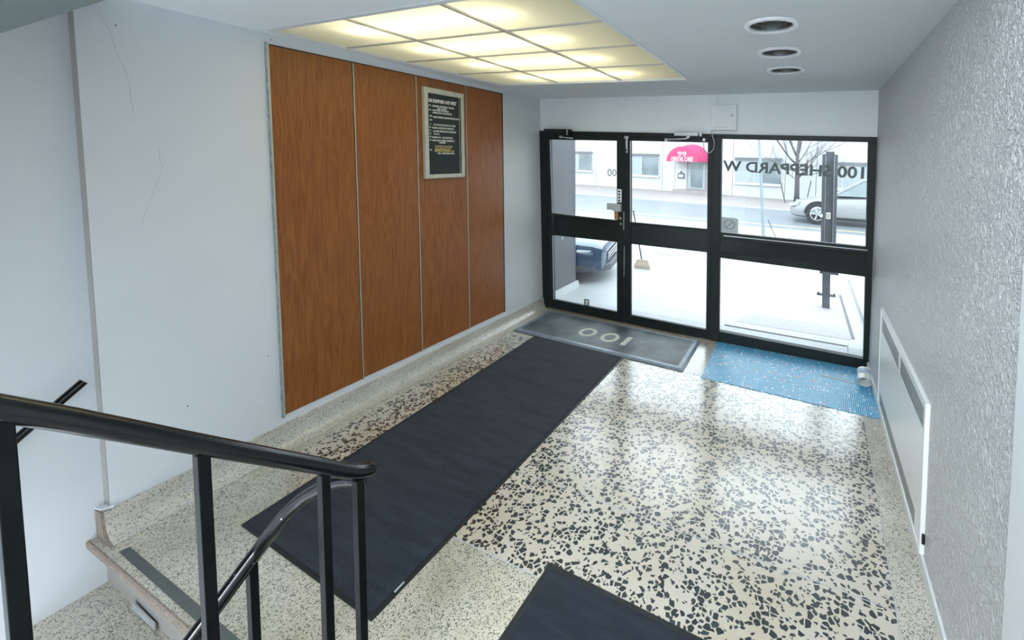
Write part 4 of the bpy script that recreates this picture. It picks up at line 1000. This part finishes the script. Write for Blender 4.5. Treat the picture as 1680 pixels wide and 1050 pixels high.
# ---- broom
t = thing('push_broom', (0.26, 2.78, G), 'straw broom with a thin dark handle standing outside the middle door', 'broom')
hb0, hb1 = Vector((0.225, 2.8, 0.03)), Vector((0.04, 2.8, 0.93))
obj('handle', MB().tube([hb0, hb1], 0.014, 10), MT['pylon'], t, smooth=True, auto=1.0)
mb = MB()
for i, (z_, w_, d_) in enumerate(((G, 0.155, 0.05), (G+0.06, 0.145, 0.05), (0.035, 0.115, 0.035))):
    for sx, sy in ((-1, -1), (1, -1), (1, 1), (-1, 1)): mb.v.append((0.245+sx*w_, 2.8+sy*d_, z_))
mb.f += [(0, 3, 2, 1), (8, 9, 10, 11)]+[(4*j+i, 4*j+(i+1) % 4, 4*j+4+(i+1) % 4, 4*j+4+i) for j in range(2) for i in range(4)]
obj('bristles', mb, MT['straw'], t)
obj('broom_head', MB().box((0.14, 2.765, 0.03), (0.35, 2.835, 0.062)), MT['straw'], t, bevel=0.006)

# ---- cars
def car(name, label, origin, yaw, L, Wd, stations, paint, glassm, wheels_r, suv=False, group=None):
    """local frame: x forward from nose (0) to tail (-L), y left, z up"""
    o = Vector(origin); ca, sa = math.cos(yaw), math.sin(yaw)
    def mp(x, y, z): return (o.x+x*ca-y*sa, o.y+x*sa+y*ca, o.z+z)
    t = thing(name, o, label, 'car')
    # lower body: loft of cross sections along x. stations: (x, half width, z bottom, z belt/top)
    mb = MB(); n = 0; K = 12
    for (x, hw, zb, zt) in stations:
        sec = [(-hw*0.86, zb), (-hw*0.97, zb+0.10*(zt-zb)), (-hw, zb+0.35*(zt-zb)), (-hw*0.985, zb+0.7*(zt-zb)), (-hw*0.93, zb+0.92*(zt-zb)), (-hw*0.75, zt), (hw*0.75, zt), (hw*0.93, zb+0.92*(zt-zb)), (hw*0.985, zb+0.7*(zt-zb)), (hw, zb+0.35*(zt-zb)), (hw*0.97, zb+0.10*(zt-zb)), (hw*0.86, zb)]
        for y, z in sec: mb.v.append(mp(x, y, z))
        n += 1
    for i in range(n-1):
        for k in range(K):
            a, b = i*K+k, i*K+(k+1) % K; mb.f.append((a, b, b+K, a+K))
    mb.f.append(tuple(range(K))); mb.f.append(tuple(range((n-1)*K, n*K))[::-1])
    body = obj('body', mb, paint, t, smooth=True, auto=0.7)
    belt = [s for s in stations if 0.28*L < -s[0] < 0.97*L]
    zb = max(s[3] for s in stations)
    hh = 0.68 if suv else 0.50
    hw = Wd/2
    if suv: cab = [(-0.27*L, 0.0), (-0.40*L, 1.0), (-0.93*L, 0.97), (-0.985*L, 0.0)]
    else: cab = [(-0.27*L, 0.0), (-0.44*L, 0.95), (-0.60*L, 1.0), (-0.74*L, 0.88), (-0.89*L, 0.0)]
    mb = MB(); m = len(cab)
    for side in (-1, 1):
        for x, f in cab: mb.v.append(mp(x, side*hw*(0.90-0.18*f), zb-0.03+f*hh))
    mb.f.append(tuple(range(m))); mb.f.append(tuple(range(m, 2*m))[::-1])
    for i in range(m): mb.f.append((i, (i+1) % m, m+(i+1) % m, m+i))
    cabin = obj('cabin_glass', mb, glassm, t)
    # roof and pillars
    mb = MB(); top = [c for c in cab if c[1] > 0.5]
    for side in (-1, 1):
        for x, f in top: mb.v.append(mp(x, side*hw*(0.905-0.18*f), zb-0.02+f*hh))
    k = len(top); mb.f.append(tuple(range(k)) if k > 2 else (0, 1, k+1, k))
    for i in range(k-1): mb.f.append((i, i+1, k+i+1, k+i))
    obj('roof', mb, paint, t)
    pl = MB()
    for side in (-1, 1):
        for i in range(len(cab)-1):
            a, b = cab[i], cab[i+1]
            pl.tube([mp(a[0], side*hw*(0.905-0.18*a[1]), zb-0.03+a[1]*hh), mp(b[0], side*hw*(0.905-0.18*b[1]), zb-0.03+b[1]*hh)], 0.030, 6)
        xm = -0.575*L; pl.tube([mp(xm, side*hw*0.905, zb-0.03), mp(xm, side*hw*0.725, zb-0.03+hh*0.97)], 0.028, 6)
    obj('pillars', pl, paint, t)
    for xw in (-0.18*L, -0.80*L):
        for side in (-1, 1):
            yw = side*(hw-0.09)
            axp = lambda a, b, h, xw=xw, yw=yw, side=side: mp(xw+a, yw+side*h, wheels_r+b)
            w_ = obj('wheel', MB().lathe([(0.001, -0.1), (wheels_r, -0.1), (wheels_r, 0.085), (wheels_r*0.93, 0.10), (wheels_r*0.66, 0.095), (wheels_r*0.64, 0.06), (0.001, 0.06)], axp, 28), MT['tyre'], t, smooth=True, auto=0.6)
            mb = MB(); mb.lathe([(wheels_r*0.64, 0.085), (wheels_r*0.56, 0.09), (wheels_r*0.54, 0.065)], axp, 24)
            for q in range(5):
                a = 2*PI*q/5
                p1 = [(math.cos(a+s_)*rr*wheels_r, math.sin(a+s_)*rr*wheels_r) for rr, s_ in ((0.08, -0.6), (0.58, -0.13), (0.58, 0.13), (0.08, 0.6))]
                mb.slab(axp, p1, 0.068, 0.086)
            obj('wheel_rim', mb, MT['chrome'], w_)
            arch = MB(); r1 = wheels_r*1.16
            for q in range(16):
                a, b = PI*q/16, PI*(q+1)/16
                arch.slab(lambda x_, z_, h_, xw=xw, side=side: mp(xw+x_, side*(hw*1.0+h_), wheels_r+z_), [(r1*math.cos(a), r1*math.sin(a)), (r1*math.cos(b), r1*math.sin(b)), (wheels_r*math.cos(b), wheels_r*math.sin(b)), (wheels_r*math.cos(a), wheels_r*math.sin(a))], -0.10, 0.008)
            obj('wheel_arch', arch, MT['tyre'], t)
    return t, mp, body
st_s = [(0.0, 0.60, 0.30, 0.50), (-0.06, 0.72, 0.22, 0.60), (-0.25, 0.82, 0.19, 0.68), (-0.7, 0.87, 0.18, 0.76), (-1.25, 0.88, 0.17, 0.84), (-2.2, 0.885, 0.17, 0.90), (-3.4, 0.885, 0.18, 0.92), (-4.2, 0.86, 0.22, 0.93), (-4.5, 0.80, 0.28, 0.90), (-4.6, 0.70, 0.34, 0.80)]
ct, mp, body = car('silver_sedan', 'silver sedan driving past on the road at the right', (2.30, 11.25, G), PI-0.10, 4.6, 1.77, st_s, MT['car_silver'], MT['far_glass'], 0.33)
for s in (-1, 1):
    obj('headlight', MB().slab(lambda x_, z_, d_: mp(x_, s*(0.55+d_), z_), [(0.0, 0.50), (0.01, 0.60), (-0.30, 0.66), (-0.26, 0.56)], 0.0, 0.27), MT['chrome'], ct)
for s in (-1, 1):
    obj('sill_trim', MB().slab(lambda x_, z_, d_: mp(x_, s*(0.885+d_), z_), [(-1.25, 0.19), (-3.3, 0.19), (-3.3, 0.26), (-1.25, 0.26)], 0.0, 0.012), MT['tyre'], ct)
    obj('door_handle', MB().slab(lambda x_, z_, d_: mp(x_, s*(0.88+d_), z_), [(-2.2, 0.76), (-2.36, 0.76), (-2.36, 0.785), (-2.2, 0.785)], 0.0, 0.03), MT['chrome'], ct)
st_b = [(0.0, 0.70, 0.42, 0.78), (-0.05, 0.82, 0.34, 0.92), (-0.22, 0.90, 0.30, 1.00), (-0.8, 0.93, 0.28, 1.08), (-1.4, 0.93, 0.26, 1.12), (-3.6, 0.93, 0.27, 1.14), (-4.3, 0.90, 0.32, 1.12), (-4.5, 0.82, 0.40, 1.0)]
S_ = 0.62
ct, mp, body = car('blue_car', 'dark blue car nose parked behind the grey wall end outside', (-0.10, 2.20, G), 0.26, 4.5*S_*1.4, 1.86*S_*1.3, [(x*S_*1.4, hw*S_*1.3, zb*S_, zt*S_) for x, hw, zb, zt in st_b], MT['car_blue'], MT['far_glass'], 0.36*S_, suv=True)
k_ = S_
for q in range(3):
    obj('grille_bar', MB().slab(lambda y_, z_, d_: mp(0.012+d_, y_, z_), [(-0.42, (0.54+0.075*q)*k_), (0.42, (0.54+0.075*q)*k_), (0.42, (0.575+0.075*q)*k_), (-0.42, (0.575+0.075*q)*k_)], -0.02, 0.012), MT['chrome'], ct)
obj('grille_opening', MB().slab(lambda y_, z_, d_: mp(0.0+d_, y_, z_), [(-0.44, 0.52*k_), (0.44, 0.52*k_), (0.44, 0.76*k_), (-0.44, 0.76*k_)], -0.03, 0.006), MT['tyre'], ct)
obj('bumper', MB().slab(lambda x_, y_, d_: mp(x_, y_, 0.30*k_+d_), [(0.07, -0.45), (0.09, 0), (0.07, 0.45), (-0.15, 0.70), (-0.5, 0.77), (-0.5, -0.77), (-0.15, -0.70)], 0.0, 0.17*k_), MT['pylon'], ct, bevel=0.02)
for s in (-1, 1):
    obj('headlight', MB().slab(lambda x_, y_, d_: mp(x_, s*y_, 0.66*k_+d_), [(-0.16, 0.60), (-0.20, 0.70), (-0.42, 0.76), (-0.42, 0.70), (-0.24, 0.62)], 0.10, 0.20*k_), MT['white_metal'], ct)
